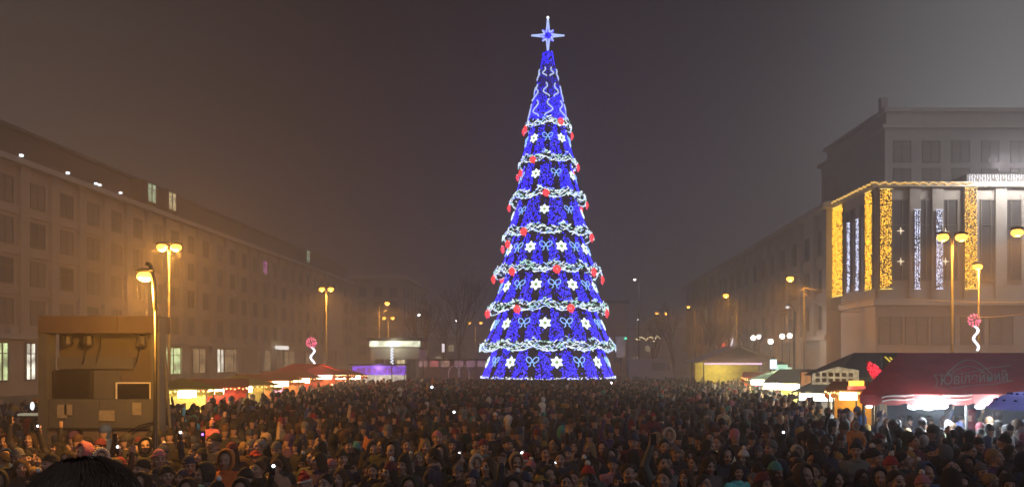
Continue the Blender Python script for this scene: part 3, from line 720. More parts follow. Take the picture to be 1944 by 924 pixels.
MB().prism([(.27 * math.cos(t), p.z + .33 * math.sin(t)) for t in np.linspace(0, 6.283, 13)[:-1]], -.05, .05).build('panel', emis('magenta_glow', (1, .08, .6), 1.1), ms_)

# purple lit stall with bright counter
dp = 60.0
ps = empty('purple_stall', (PX(720, dp), dp, 0), 0, 'long stall with a purple glowing fascia and bright counter', 'market stall')
W_ = PX(771, dp) - PX(670, dp)
for sx_ in (-1, 1): MB().tube((sx_ * (W_ / 2 - .1), 0, 0), (sx_ * (W_ / 2 - .1), 0, PZ(696, dp)), .04, .04, 6).build('post', m_pole, ps)
fa = MB().box((-W_ / 2, -.1, PZ(711, dp)), (W_ / 2, .02, PZ(694, dp))).build('fascia', emis('purple_glow', (.25, .06, 1.0), .85, True, 3), ps)
lt = MB()
for k in range(7):
    xk = -W_ / 2 + .4 + k * .42; lt.prism([(xk, PZ(707, dp)), (xk + .26, PZ(707, dp)), (xk + .26, PZ(698, dp)), (xk, PZ(698, dp))], -.13, -.102)
lt.build('lettering', emis('fascia_dark_letters', (.35, .03, .5), .45, False), fa)['kind'] = 'stuff'
MB().box((-W_ / 2 + .2, 1.4, 0), (W_ / 2 - .2, 1.5, PZ(711, dp))).build('back_wall', emis('back_wall_glow', (.95, .85, .62), .5, True, 3), ps)  # plain wall given its own glow in place of lamplight inside the stall
MB().box((-W_ / 2, -.3, 0), (W_ / 2, .1, 1.0)).build('counter', m_white, ps)
MB().box((-W_ / 2 - .2, -.4, PZ(693, dp)), (W_ / 2 + .2, 1.8, PZ(690, dp))).build('roof', m_roof, ps)
lamp(ps, (0, .3, 2.0), 60, (1, .85, .6)); lamp(ps, (0, -.6, 2.6), 50, (.4, .2, 1))
# white light figure by the purple stall
p = P(744, 676, 58); b = MB(); b.path([Vector((0, 0, 0)), Vector((0, 0, p.z - .6))], .04, 5); 
wf = empty('light_column', (p.x, p.y, 0), 0, 'slim white and blue light column rising behind the purple fascia', 'light ornament')
b.build('post', m_pole, wf)
bulbs('bulb_string', np.array([(.10 * math.sin(t * 3), .1 * math.cos(t * 3) , p.z - .6 + t * .11) for t in np.arange(0, 12, .15)]), .045, emis('column_bulb', (.75, .85, 1), 1.6, False), wf)

# pavilion with a glowing white sign
dq = 76.0
pv = empty('pavilion', (PX(750, dq), dq, 0), 0, 'small flat pavilion with a long glowing white sign strip', 'pavilion')
W_ = PX(796, dq) - PX(704, dq)
MB().box((-W_ / 2, 0, 0), (W_ / 2, 5, PZ(660, dq))).build('wall', m_stone2, pv)
MB().box((-W_ / 2 - .1, -.35, PZ(658, dq)), (W_ / 2 + .1, .0, PZ(647, dq))).build('sign_strip', emis('strip_sign', (.95, 1.0, .72), 1.5, True, 1.0), pv)
MB().box((-W_ / 2 - .3, -.6, PZ(646, dq)), (W_ / 2 + .3, 5.3, PZ(641, dq))).build('roof', m_roof, pv)
for k in range(4):
    wv = link('window', WM, pv, (-W_ / 2 + .9 + k * 1.1, -.07, 1.2)); wv.scale = (.5, 1, .9); link('pane', PML['w'] if k == 2 else PM, wv, (0, .03, 0))
lamp(pv, (0, -1.2, PZ(652, dq)), 120, (1, 1, .7))
# row of pink lit stall panels left of the tree
dk = 63.0
pk = empty('panel_stall', (PX(865, dk), dk, 0), 0, 'low stall row with five pinkish lit panels left of the tree', 'market stall')
cols = [('pinkpan0', (.62, .30, .26)), ('pinkpan1', (.85, .16, .14)), ('pinkpan2', (.72, .36, .22)), ('pinkpan3', (.45, .2, .22)), ('pinkpan4', (.42, .2, .26)), ('pinkpan5', (.45, .22, .26))]
for k, px in enumerate((804, 824, 845, 871, 894, 914)):
    w2 = .38
    b = MB(); x0 = PX(px, dk) - PX(865, dk); zc = PZ(690, dk)
    b.prism([(x0 - w2, zc - .2), (x0 - w2 + .06, zc - .26), (x0 + w2 - .06, zc - .26), (x0 + w2, zc - .2), (x0 + w2, zc + .2), (x0 + w2 - .06, zc + .26), (x0 - w2 + .06, zc + .26), (x0 - w2, zc + .2)], -.06, 0)
    b.build('lit_panel', emis(cols[k][0], cols[k][1], .42, True, 2), pk)
MB().box((-3.1, .02, 0), (2.7, .2, PZ(684, dk))).build('wall', m_wood, pk)
MB().box((-3.2, -.3, PZ(684, dk)), (2.8, 2.0, PZ(681, dk))).build('roof', m_roof, pk)
# sign board and slim lit strip beside it
b = MB(); sb = empty('street_board', (PX(803, 61), 61, 0), 0, 'grey lilac street board above the pink panels', 'sign')
MB().tube((0, .06, 0), (0, .06, PZ(663, 61)), .04, .04, 6).build('post', m_pole, sb); MB().box((-.3, -.05, PZ(684, 61)), (.3, .0, PZ(663, 61))).build('board', mat('lilac_board', (.42, .32, .36), .6), sb)
sb = empty('lit_sign_strip', (PX(841.5, 70), 70, 0), 0, 'slim white lit vertical sign strip left of the tree', 'sign')
MB().tube((0, .1, 0), (0, .1, PZ(668, 70)), .04, .04, 6).build('post', m_pole, sb); MB().box((-.12, -.05, PZ(668, 70)), (.12, .05, PZ(652, 70))).build('panel', emis('strip_white', (1, .9, .95), 1.0), sb)
# two light arches left of the tree
for px, d_, lab in ((862, 55, 'left of two pale arch frames by the foot of the tree'), (880, 56, 'right of two pale arch frames by the foot of the tree')):
    ar = MB(); w2, h_ = .42, PZ(694, d_)
    ar.path([Vector((-w2, 0, 0)), Vector((-w2, 0, h_ - .6))] + [Vector((-w2 * math.cos(t), 0, h_ - .6 + .6 * math.sin(t))) for t in np.linspace(0, math.pi, 9)] + [Vector((w2, 0, 0))], .035, 6)
    tag(ar.build('light_arch', mat('arch_white', (.65, .6, .6), .5), None, (PX(px, d_), d_, 0)), lab, 'arch', 'arch frames by the tree')
# white van and road sign right of the tree
dv = 64.0
vn = empty('white_van', (PX(1242, dv), dv, 0), 0, 'white van parked right of the christmas tree', 'van')
z0, z1 = 1.0, PZ(681, dv); hl = (PX(1291, dv) - PX(1196, dv)) / 2
MB().prism([(-hl, .45), (hl, .45), (hl, 1.2), (hl - .35, 1.45), (hl - .9, z1 - .25), (hl - 1.2, z1), (-hl + .15, z1), (-hl, z1 - .2)], 0, 1.9).build('body', mat('van_white', (.2, .19, .2), .4, .1, 3), vn)
MB().prism([(-.25, z1 - 1.0), (.95, z1 - 1.0), (.95, z1 - .32), (-.25, z1 - .32)], -.012, -.002).build('side_window', m_glass, vn)
MB().prism([(1.1, z1 - 1.0), (hl - .75, z1 - 1.0), (hl - 1.05, z1 - .32), (1.1, z1 - .32)], -.012, -.002).build('cab_window', m_glass, vn)
for sx_ in (-1, 1):
    for yy in (-.02, 1.72):
        wo = MB().tube((sx_ * (hl - .8), yy, .34), (sx_ * (hl - .8), yy + .2, .34), .34, .34, 16).build('wheel', m_black, vn)
dsn = 54.0
sg = empty('road_sign', (PX(1178, dsn), dsn, 0), 0, 'white road sign board on a post with a green signal light beside it', 'sign')
MB().tube((0, .04, 0), (0, .04, PZ(638, dsn)), .035, .035, 6).build('post', m_pole, sg); MB().box((-.32, -.03, PZ(678, dsn)), (.32, .0, PZ(638, dsn))).build('board', mat('sign_face', (.5, .48, .55), .5), sg)
MB().ball((.36, -.1, PZ(642, dsn)), .1, 8, 6).build('signal_light', emis('green_signal', (.1, 1, .6), 1.2, False), sg)
# amber string lights strung between the far trees, and a red shop glow
sl = empty('string_lights', (0, 0, 0), 0, 'short string of warm lights hanging low behind the white van', 'string lights')
slp = [P(1208 + k * 1.9 + rnd.uniform(-1, 1), 642 + 4 * math.sin(k * .8) + rnd.uniform(-2, 2), 100) for k in range(24)]
bulbs('bulbs', np.array(slp), .09, emis('string_amber', (1, .75, .4), 1.8, False), sl); MB().path(slp, .015, 4).build('cable', m_black, sl)

# right side: grey gable tent with a lit strip
dr = 46.0
gt = empty('gable_tent', (PX(1403, dr), dr, 0), 0, 'grey gable market tent with a lilac light strip and yellow lit inside', 'tent')
W_ = 4.6; zr = PZ(657, dr); ze = PZ(688, dr)
for sx_ in (-1, 1):
    for yy in (0, 3): MB().tube((sx_ * (W_ / 2 - .1), yy, 0), (sx_ * (W_ / 2 - .1), yy, ze), .04, .04, 6).build('post', m_pole, gt)
b = MB(); b.prism([(-W_ / 2 - .3, ze), (0, zr), (W_ / 2 + .3, ze), (W_ / 2 + .3, ze + .05), (0, zr + .05), (-W_ / 2 - .3, ze + .05)], -.4, 3.4); b.prism([(-W_ / 2, ze + .02), (0, zr - .03), (W_ / 2, ze + .02)], -.04, 0)
b.build('roof', mat('tent_grey', (.30, .25, .23), .8, .2, 2), gt)
MB().box((-W_ / 2 + .1, -.12, ze - .12), (W_ / 2 - .9, -.05, ze - .02)).build('light_strip', emis('lilac_strip', (.95, .65, .95), 1.1), gt)
MB().box((-W_ / 2 + .2, 2.6, 0), (W_ / 2 - .2, 2.7, ze)).build('back_wall', mat('straw_panel', (.6, .5, .14), .8, .5, 3), gt)
MB().box((-W_ / 2, -.1, 0), (W_ / 2, .3, 1.0)).build('counter', m_wood, gt)
lamp(gt, (-.6, 1.2, ze - .5), 120, (1, .85, .35))
RR = R(-38)
stall(1436, 44.0, 'red lit stall next to the grey gable tent', 1.6, 1.6, 2.2, 2.6, (.55, .03, .02), e_tube, R(-20), 'lean', (.6, .08, .03), .5, 60, (1, .4, .2))
stall(1462, 41.0, 'yellow lamp stall right of the red lit stall', 1.6, 1.6, 2.15, 2.55, (.6, .42, .05), e_tube, RR, 'pyramid', (.6, .45, .1), .5, 70, (1, .8, .3))
stall(1490, 37.0, 'mint green canopied stall with a long bright tube lamp', 2.6, 1.8, 2.25, 2.9, (.35, .55, .42), e_tubew, RR, 'gable', (.5, .55, .3), 2.5, 110, (1, .92, .6))
stall(1523, 33.0, 'grey roofed stall with a bright yellow counter', 2.6, 1.8, 2.2, 3.1, (.20, .17, .16), e_tubew, RR, 'lean', (.65, .6, .15), 2.4, 130, (1, .92, .5))
stall(1590, 27.0, 'dark peaked stall with a pale lit name board', 2.6, 2.0, 2.05, 3.2, (.06, .06, .065), e_tubew, R(-28), 'gable', (.6, .5, .2), 2.3, 100, (1, .95, .75))
stall(1618, 24.0, 'small orange lit stall beside the red beer tent', 1.4, 1.4, 2.25, 2.6, (.6, .20, .03), e_tube, R(-30), 'lean', (.65, .35, .06), .5, 18, (1, .65, .2))
# name board of the dark peaked stall: pale lit board with two rows of strokes
nb_ = empty('name_board', P(1585, 712, 25.4), 0, 'pale lit wooden name board on the dark peaked stall', 'sign')
nb_.rotation_euler = (0, 0, R(-28))
MB().prism([(-.75, -.32), (.75, -.32), (.75, .18), (.1, .30), (-.72, .05)], 0, .05).build('board', emis('board_glow', (.78, .62, .36), .5, True, 6), nb_)
lt = MB()
for r2 in range(2):
    for k in range(6): lt.box((-.62 + k * .21, -.03, -.24 + r2 * .2), (-.62 + k * .21 + .14, -.002, -.11 + r2 * .2))
lt.build('lettering', mat('board_letters', (.12, .08, .04), .8), nb_)['kind'] = 'stuff'
# mint lantern figures on the canopy
for px, py, m_, lab in ((1468, 690, emis('lantern_cool', (.7, .9, 1), 1.6), 'cool white glowing lantern at the left end of the mint canopy'), (1484, 700, emis('lantern_mint', (.55, 1, .7), .9), 'square mint glowing box lantern over the mint canopy'), (1497, 705, emis('lantern_mint2', (.75, 1, .7), .8), 'narrow pale lantern at the right end of the mint canopy')):
    p = P(px, py, 37.5); g = empty('box_lantern', p, 0, lab, 'lantern', 'lanterns over the right stalls')
    s = .26 if px == 1484 else .13
    MB().box((-s, -.12, -.26), (s, .12, .22)).build('glow_box', m_, g); MB().lathe([(s * 1.2, .225), (.02, .38)], 8).build('cap', m_dark, g); MB().tube((0, .0, -2.2), (0, 0, -.262), .02, .02, 5).build('post', m_pole, g)
# orange box sign
p = P(1532, 722, 29.5); g = empty('orange_board', (p.x, p.y, 0), 0, 'upright orange lit board between the bright counters', 'sign')
MB().box((-.26, 0, 0), (.26, .1, p.z + .35)).build('stand', m_wood, g); MB().box((-.24, -.06, p.z - .3), (.24, -.003, p.z + .33)).build('face', emis('orange_glow', (.9, .32, .06), .5, True, 4), g)
p = P(1627, 727, 23); g = empty('amber_box_sign', (p.x, p.y, 0), 0, 'glowing amber box sign with red edge beside the beer tent', 'sign')
MB().tube((0, .05, 0), (0, .05, p.z - .1), .03, .03, 6).build('post', m_pole, g); MB().box((-.24, -.05, -.08 + p.z), (.2, .05, .08 + p.z)).build('glow_box', emis('amber_glow', (1, .5, .04), 2.2), g); MB().box((-.29, -.04, p.z - .2), (.25, .04, p.z - .083)).build('red_edge', emis('red_edge', (1, .06, .03), .8), g)

# big red beer tent
db = 17.2
bt = empty('beer_tent', (0, 0, 0), 0, 'big red beer tent with a pale script name and white lights beneath', 'tent')
m_red = mat('beer_tent_red', (.66, .17, .16), .8, .25, 2, transl=.5, bump=.5)
xl, xr = PX(1632, db), 15.5; ye, yr = db, db + 2.6; zE, zR = PZ(748, db), 3.38; zV = PZ(767, db)
xrl = PX(1706, yr); xbk = PX(1668, ye + 5.2)
b = MB()
V_ = [(xl, ye, zE), (xr, ye, zE), (xr, yr, zR), (xrl, yr, zR), (xbk, ye + 5.2, zE), (xr, ye + 5.2, zE)]
lo = [(x, y, z - .05) for x, y, z in V_]
b.add(V_ + lo, [(0, 1, 2, 3), (0, 3, 4), (3, 2, 5, 4), (7, 6, 9, 8), (9, 6, 10), (8, 9, 10, 11)])
b.build('roof', m_red, bt)
va = MB(); n = 14
for k in range(n):
    xa = xl + k * (xr - xl) / n; xb = xl + (k + 1) * (xr - xl) / n - .01
    va.prism([(xa, zE), (xb, zE), (xb, zV + .03), (xb - .12, zV - .02), (xa + .12, zV - .02), (xa, zV + .03)], ye - .03, ye - .01)
vo = va.build('valance', m_red, bt)
m_paint = mat('pale_print', (.62, .57, .50), .8, .1, 3)
wave = MB()                             # pale wave strokes on the valance
for k in range(5):
    xa = xl + .5 + k * 1.35
    for j in range(2):
        pts = [(xa + t * .75, zV + .07 + j * .09 + .07 * t + .02 * math.sin(t * 6)) for t in np.linspace(0, 1, 7)]
        wave.prism([(x, z - .016 * (1 - t)) for (x, z), t in zip(pts, np.linspace(0, .8, 7))] + [(x, z + .016) for x, z in reversed(pts)], ye - .042, ye - .032)
wave.build('valance_print', m_paint, vo)['kind'] = 'stuff'
# pale lettering, banner outline and arches printed on the slope
slope = Vector((0, yr - ye, zR - zE)).normalized(); nrm = Vector((0, -slope.z, slope.y))
def on_slope(px, py, off=.012):
    dx, dz_ = (px - 972) / F, -(py - HOR) / F; # ray to the roof plane
    o_ = Vector((0, 0, CAMH)); r_ = Vector((dx, 1, dz_)); pl = Vector((0, ye, zE))
    return o_ + r_ * ((pl - o_).dot(nrm) / r_.dot(nrm)) + nrm * off
def stroke(mb, pix, wpx):
    pts = [on_slope(*p) for p in pix]
    for a, c in zip(pts, pts[1:]):
        e_ = (c - a).normalized(); s_ = nrm.cross(e_) * wpx / F * db / 2; dn = nrm * .008
        mb.add([a + s_, c + s_, c - s_, a - s_, a + s_ - dn, c + s_ - dn, c - s_ - dn, a - s_ - dn], [(0, 1, 2, 3), (7, 6, 5, 4), (0, 4, 5, 1), (2, 6, 7, 3), (1, 5, 6, 2), (0, 3, 7, 4)])
em_ = MB()
stroke(em_, [(1797 + t * 85, 710 - 27 * math.sin(math.pi * t)) for t in np.linspace(0, 1, 12)], 2.6)
stroke(em_, [(1806 + t * 66, 709 - 14 * math.sin(math.pi * t)) for t in np.linspace(0, 1, 10)], 2.2)
stroke(em_, [(1774, 711), (1800, 713), (1840, 707), (1880, 698), (1918, 694)], 1.6)
stroke(em_, [(1776, 735), (1805, 737), (1845, 731), (1885, 730), (1922, 722)], 1.8)
stroke(em_, [(1774, 711), (1780, 723), (1776, 735)], 1.6)
em_.build('printed_emblem', m_paint, bt)
cu = bpy.data.curves.new('lettering', 'FONT'); cu.body = 'Ювілейний'; cu.shear = .12; cu.extrude = .002; cu.size = 1.0
to = bpy.data.objects.new('lettering_tmp', cu); COL.objects.link(to)
bpy.context.view_layer.update(); dg = bpy.context.evaluated_depsgraph_get()
tm = bpy.data.meshes.new_from_object(to.evaluated_get(dg)); bpy.data.objects.remove(to)
tw = max(v.co.x for v in tm.vertices); a0, a1 = on_slope(1783, 732), on_slope(1915, 722); up_ = (on_slope(1783, 712) - a0)
e_ = (a1 - a0) / tw
for v in tm.vertices:
    t = v.co.x / tw; p = a0 + e_ * v.co.x + up_ * (v.co.y / .72) * (1.05 - .1 * t) + nrm * (v.co.z + .004); v.co = p
tm.materials.clear(); tm.materials.append(m_paint); link('lettering', tm, bt)['kind'] = 'stuff'
for x_ in np.arange(xl + .12, xr, 2.4):
    for yy in ((ye + .06, ye + 5.1) if x_ > xbk else (ye + .06,)): MB().tube((x_, yy, 0), (x_, yy, zE - .06), .035, .035, 6).build('post', m_pole, bt)
MB().box((xl + .3, ye + .7, 0), (xr, ye + 1.3, 1.12)).build('bar_counter', mat('bar_blue_white', (.45, .55, .68), .5, .3, 3), bt)
MB().box((xbk + .1, ye + 4.9, 0), (xr, ye + 5.0, zE - .06)).build('back_wall', mat('bar_back', (.09, .12, .17), .6, .3, 2), bt)
for px, wd in ((1655, .05), (1740, .10), (1752, .07), (1768, .12), (1783, .09), (1797, .07), (1866, .08), (1898, .08), (1932, .06)):
    x_ = PX(px, db); t_ = MB().ball((x_, ye + .12, zV - .06), (wd * 1.5, .05, wd * .7), 10, 6).build('flood_lamp', emis('cold_flood', (.86, .94, 1.0), 14, False), bt)
for px in (1755, 1790, 1880): lamp(bt, (PX(px, db), ye - .12, zV - .10), 150, (.80, .9, 1.0), .1)

# red glowing figure and yellow light bars on dark roofs behind the tent
p = P(1662, 711, 20.6); g = empty('red_light_figure', p, 0, 'red glowing cut-out figure standing above the left corner of the beer tent', 'light figure')
poly = [(-.22, .38), (-.02, .30), (.10, .20), (.20, .10), (.12, -.02), (.24, -.14), (.26, -.32), (.10, -.38), (-.06, -.30), (-.04, -.12), (-.16, .02), (-.24, .18)]
MB().prism(poly, 0, .06).build('panel', mat('figure_red', (.5, .03, .04), .6), g)
pts = []
from mathutils.geometry import intersect_point_tri_2d
while len(pts) < 170:
    x, z = rnd.uniform(-.25, .27), rnd.uniform(-.38, .38); c = False; j = len(poly) - 1
    for i in range(len(poly)):
        xi, zi = poly[i]; xj, zj = poly[j]
        if (zi > z) != (zj > z) and x < (xj - xi) * (z - zi) / (zj - zi) + xi: c = not c
        j = i
    if c: pts.append((x, -.02, z))
bulbs('bulbs', np.array(pts), .026, emis('figure_bulb', (1, .03, .06), 1.3, False), g)
MB().tube((.1, .03, -2.6), (.1, .03, -.38), .03, .03, 6).build('post', m_pole, g)
p = P(1700, 686, 24); g = empty('yellow_light_bars', p, 0, 'row of slanted yellow light bars on the dark roof behind the beer tent', 'light ornament')
for k in range(4): MB().tube((-.34 + k * .16, 0, .16 - k * .02), (-.02 + k * .12, 0, -.14 + k * .03), .022, .022, 5).build('light_bar', emis('yellow_bar', (1, .7, .06), 1.0 + .1 * k, False), g)
MB().box((-.4, .05, -.2), (.45, .1, .2)).build('frame', m_dark, g); MB().tube((0, .08, -2.9), (0, .08, -.2), .03, .03, 6).build('post', m_pole, g)
dks = empty('dark_pavilion', (PX(1640, 26), 26, 0), 0, 'dark grey hipped kiosk roof behind the beer tent', 'kiosk')
MB().box((-.9, 0, 0), (3.0, 2.4, 2.6)).build('wall', m_stone2, dks)
b = MB(); b.add([(-1.1, -.3, 2.6), (3.2, -.3, 2.6), (3.2, 2.7, 2.6), (-1.1, 2.7, 2.6), (.2, 1.2, 3.45), (2.2, 1.2, 3.45)], [(0, 1, 5, 4), (1, 2, 5), (2, 3, 4, 5), (3, 0, 4), (0, 3, 2, 1)]); b.build('roof', m_roof, dks)

# blue dotted parasol at the right edge
dpar = 14.0; p = P(1952, 742, dpar)
pa = empty('blue_parasol', (p.x, dpar, 0), 0, 'pale blue domed parasol with dark blue dots at the right edge', 'parasol')
prof = [(.72 * math.sin(t), p.z - .5 * (1 - math.cos(t))) for t in np.linspace(1.25, .02, 8)]
cn = MB(); cn.lathe(prof, 16); co = cn.build('canopy', mat('parasol_blue', (.34, .36, .80), .7, .15, 3, transl=.5), pa, smooth=True)
dots = MB()
for k in range(16):
    for t in (.45, .85):
        a = k * .393 + (0 if t < .5 else .2); r_ = .72 * math.sin(t) + .004; dots.ball((r_ * math.cos(a), r_ * math.sin(a), p.z - .5 * (1 - math.cos(t)) + .004), (.035, .035, .02), 6, 4)
dots.build('dots', mat('dot_blue', (.02, .02, .22), .6), co)['kind'] = 'stuff'
MB().tube((0, 0, 0), (0, 0, p.z - .02), .025, .025, 8).build('pole', m_pole, pa)
MB().ball((0, -.05, p.z - .3), .04, 8, 6).build('lamp_bulb', e_cool, pa); lamp(pa, (.1, -.12, p.z - .34), 14, (.8, .88, 1.0), .05)

# ------------------------------------------------------------------ the brown booth on the left
dB = 15.4
bo = empty('booth', (PX(189, dB), dB, 0), 0, 'tall brown booth with a black screen and framed board', 'booth')
X = lambda px: PX(px, dB) - PX(189, dB)
Z = lambda py: PZ(py, dB)
m_bpan = mat('booth_panel', (.085, .095, .115), .75, .3, 2.5, bump=.2); m_fas = mat('booth_fascia', (.08, .06, .062), .7, .3, 3); m_low = mat('booth_lower', (.14, .115, .11), .75, .35, 2)
for px in (84, 297): MB().box((X(px) - .09, -.06, 0), (X(px) + .09, .24, Z(602))).build('post', m_bpan, bo)
for k, (a, c) in enumerate(((80, 153), (153.6, 228), (228.6, 303))): MB().box((X(a), -.12 - .01 * (k == 1), Z(632)), (X(c), .46, Z(600))).build('fascia_board', m_fas, bo)
MB().box((X(84) + .1, .35, 0), (X(297) - .1, .42, Z(632))).build('back_wall', mat('booth_back', (.10, .088, .08), .8, .3, 2), bo)
MB().box((X(84) + .1, .28, Z(700)), (X(240), .345, Z(678))).build('beam', m_bpan, bo)
MB().box((X(165), .24, Z(757)), (X(214), .33, Z(703))).build('middle_panel', m_bpan, bo)
sc_ = MB().box((X(98), .1, Z(757)), (X(164), .22, Z(704))).build('screen', m_black, bo)
fr = MB(); fr.box((X(96), .08, Z(757)), (X(98), .23, Z(702))); fr.box((X(164), .08, Z(757)), (X(166.5), .23, Z(702))); fr.box((X(98), .08, Z(704)), (X(164), .23, Z(702))); fr.build('screen_frame', m_dark, sc_)
bd = MB().box((X(217), .12, Z(757)), (X(279), .2, Z(728))).build('menu_board', m_black, bo)
fr = MB(); fr.box((X(214.5), .1, Z(757)), (X(217), .22, Z(725.5))); fr.box((X(279), .1, Z(757)), (X(281.5), .22, Z(725.5))); fr.box((X(217), .1, Z(728)), (X(279), .22, Z(725.5))); fr.build('white_frame', m_white, bd)
for k, (a, c) in enumerate(((93.5, 140), (140.8, 190), (190.8, 238), (238.8, 287.5))):
    MB().box((X(a), -.02 - .012 * (k % 2), Z(811)), (X(c), .27, Z(757.5))).build('counter_panel', m_bpan, bo)
for k, (px, py, w2, h2) in enumerate(((120, 780, .10, .14), (132, 777, .08, .11), (205, 788, .16, .11), (262, 775, .09, .13))):   # notices pasted on the front
    MB().box((X(px) - w2, -.05, Z(py) - h2), (X(px) + w2, -.036, Z(py) + h2)).build('notice', mat('notice_paper', (.26, .25, .23), .8, .35, 12), bo)
for px in (150, 175, 252): MB().path([Vector((X(px), .3, Z(634))), Vector((X(px) + .03, .26, Z(655))), Vector((X(px) - .05, .22, Z(690)))], .012, 5).build('cable', m_black, bo)
for px in (120, 160, 262): MB().lathe([(.02, .0), (.09, -.04), (.12, -.2), (.10, -.24)], 10, 0, (X(px), .15, Z(634))).build('spot_lamp', m_dark, bo)
MB().box((X(84) + .095, -.05, Z(814)), (X(297) - .095, .2, Z(811.5))).build('counter_edge', m_dark, bo)
for k, (a, c) in enumerate(((90, 113), (157, 213), (215, 290))): MB().box((X(a), .0, 0), (X(c), .12, Z(815))).build('lower_panel', m_low, bo)
ap = MB(); ap.prism([(X(115), .3), (X(155), .3), (X(155), Z(845)), (X(148), Z(832)), (X(135), Z(826)), (X(122), Z(832)), (X(115), Z(845))], .03, .1); ap.build('arched_door', m_black, bo)
MB().path([Vector((X(297), -.1, Z(800))), Vector((X(270), -.1, Z(806))), Vector((X(245), -.1, Z(822))), Vector((X(228), -.1, Z(832)))], .018, 6).build('cable', m_black, bo)
MB().tube((X(302), .2, Z(640)), (X(322), .3, 0), .03, .03, 8).build('brace', m_bpan, bo)
# small amber lit bar left of the booth
p = P(56, 787, 17); g = empty('lit_ledge', (p.x, p.y, 0), 0, 'short pale lit ledge with a small white lamp left of the booth', 'stand')
MB().box((-.28, 0, p.z - .02), (.28, .2, p.z + .03)).build('ledge', emis('ledge_glow', (.75, .7, .45), .35), g); MB().tube((0, .1, 0), (0, .1, p.z - .02), .04, .04, 6).build('post', m_pole, g); MB().ball((0, .1, p.z + .2), (.05, .05, .1), 6, 5).build('small_lamp', emis('ledge_lamp', (.9, .95, 1), 1.5, False), g)

# ------------------------------------------------------------------ people
m_skin = mat('skin', (.44, .28, .21), .55, .12, 14)
m_jack = mat('jacket_cloth', (0, 0, 0), .75, .25, 9, objcol=True, bump=.5)
m_trou = mat('trouser_cloth', (.025, .027, .035), .85, .3, 8)
m_shoe = mat('shoe', (.02, .018, .016), .5, .2, 8)
m_eye = mat('eye_dark', (.03, .02, .016), .3, .1, 8)
m_lip = mat('lip', (.33, .13, .11), .5, .1, 8)
m_fur = mat('fur_trim', (.62, .56, .48), .95, .3, 40, bump=.8)
m_wool = mat('wool_white', (.75, .73, .70), .95, .15, 30, bump=.8)
m_gear = mat('headgear', (0, 0, 0), .85, .25, 25, objcol=True, bump=.6)
PIV = Vector((0, .01, 1.47))                     # neck joint

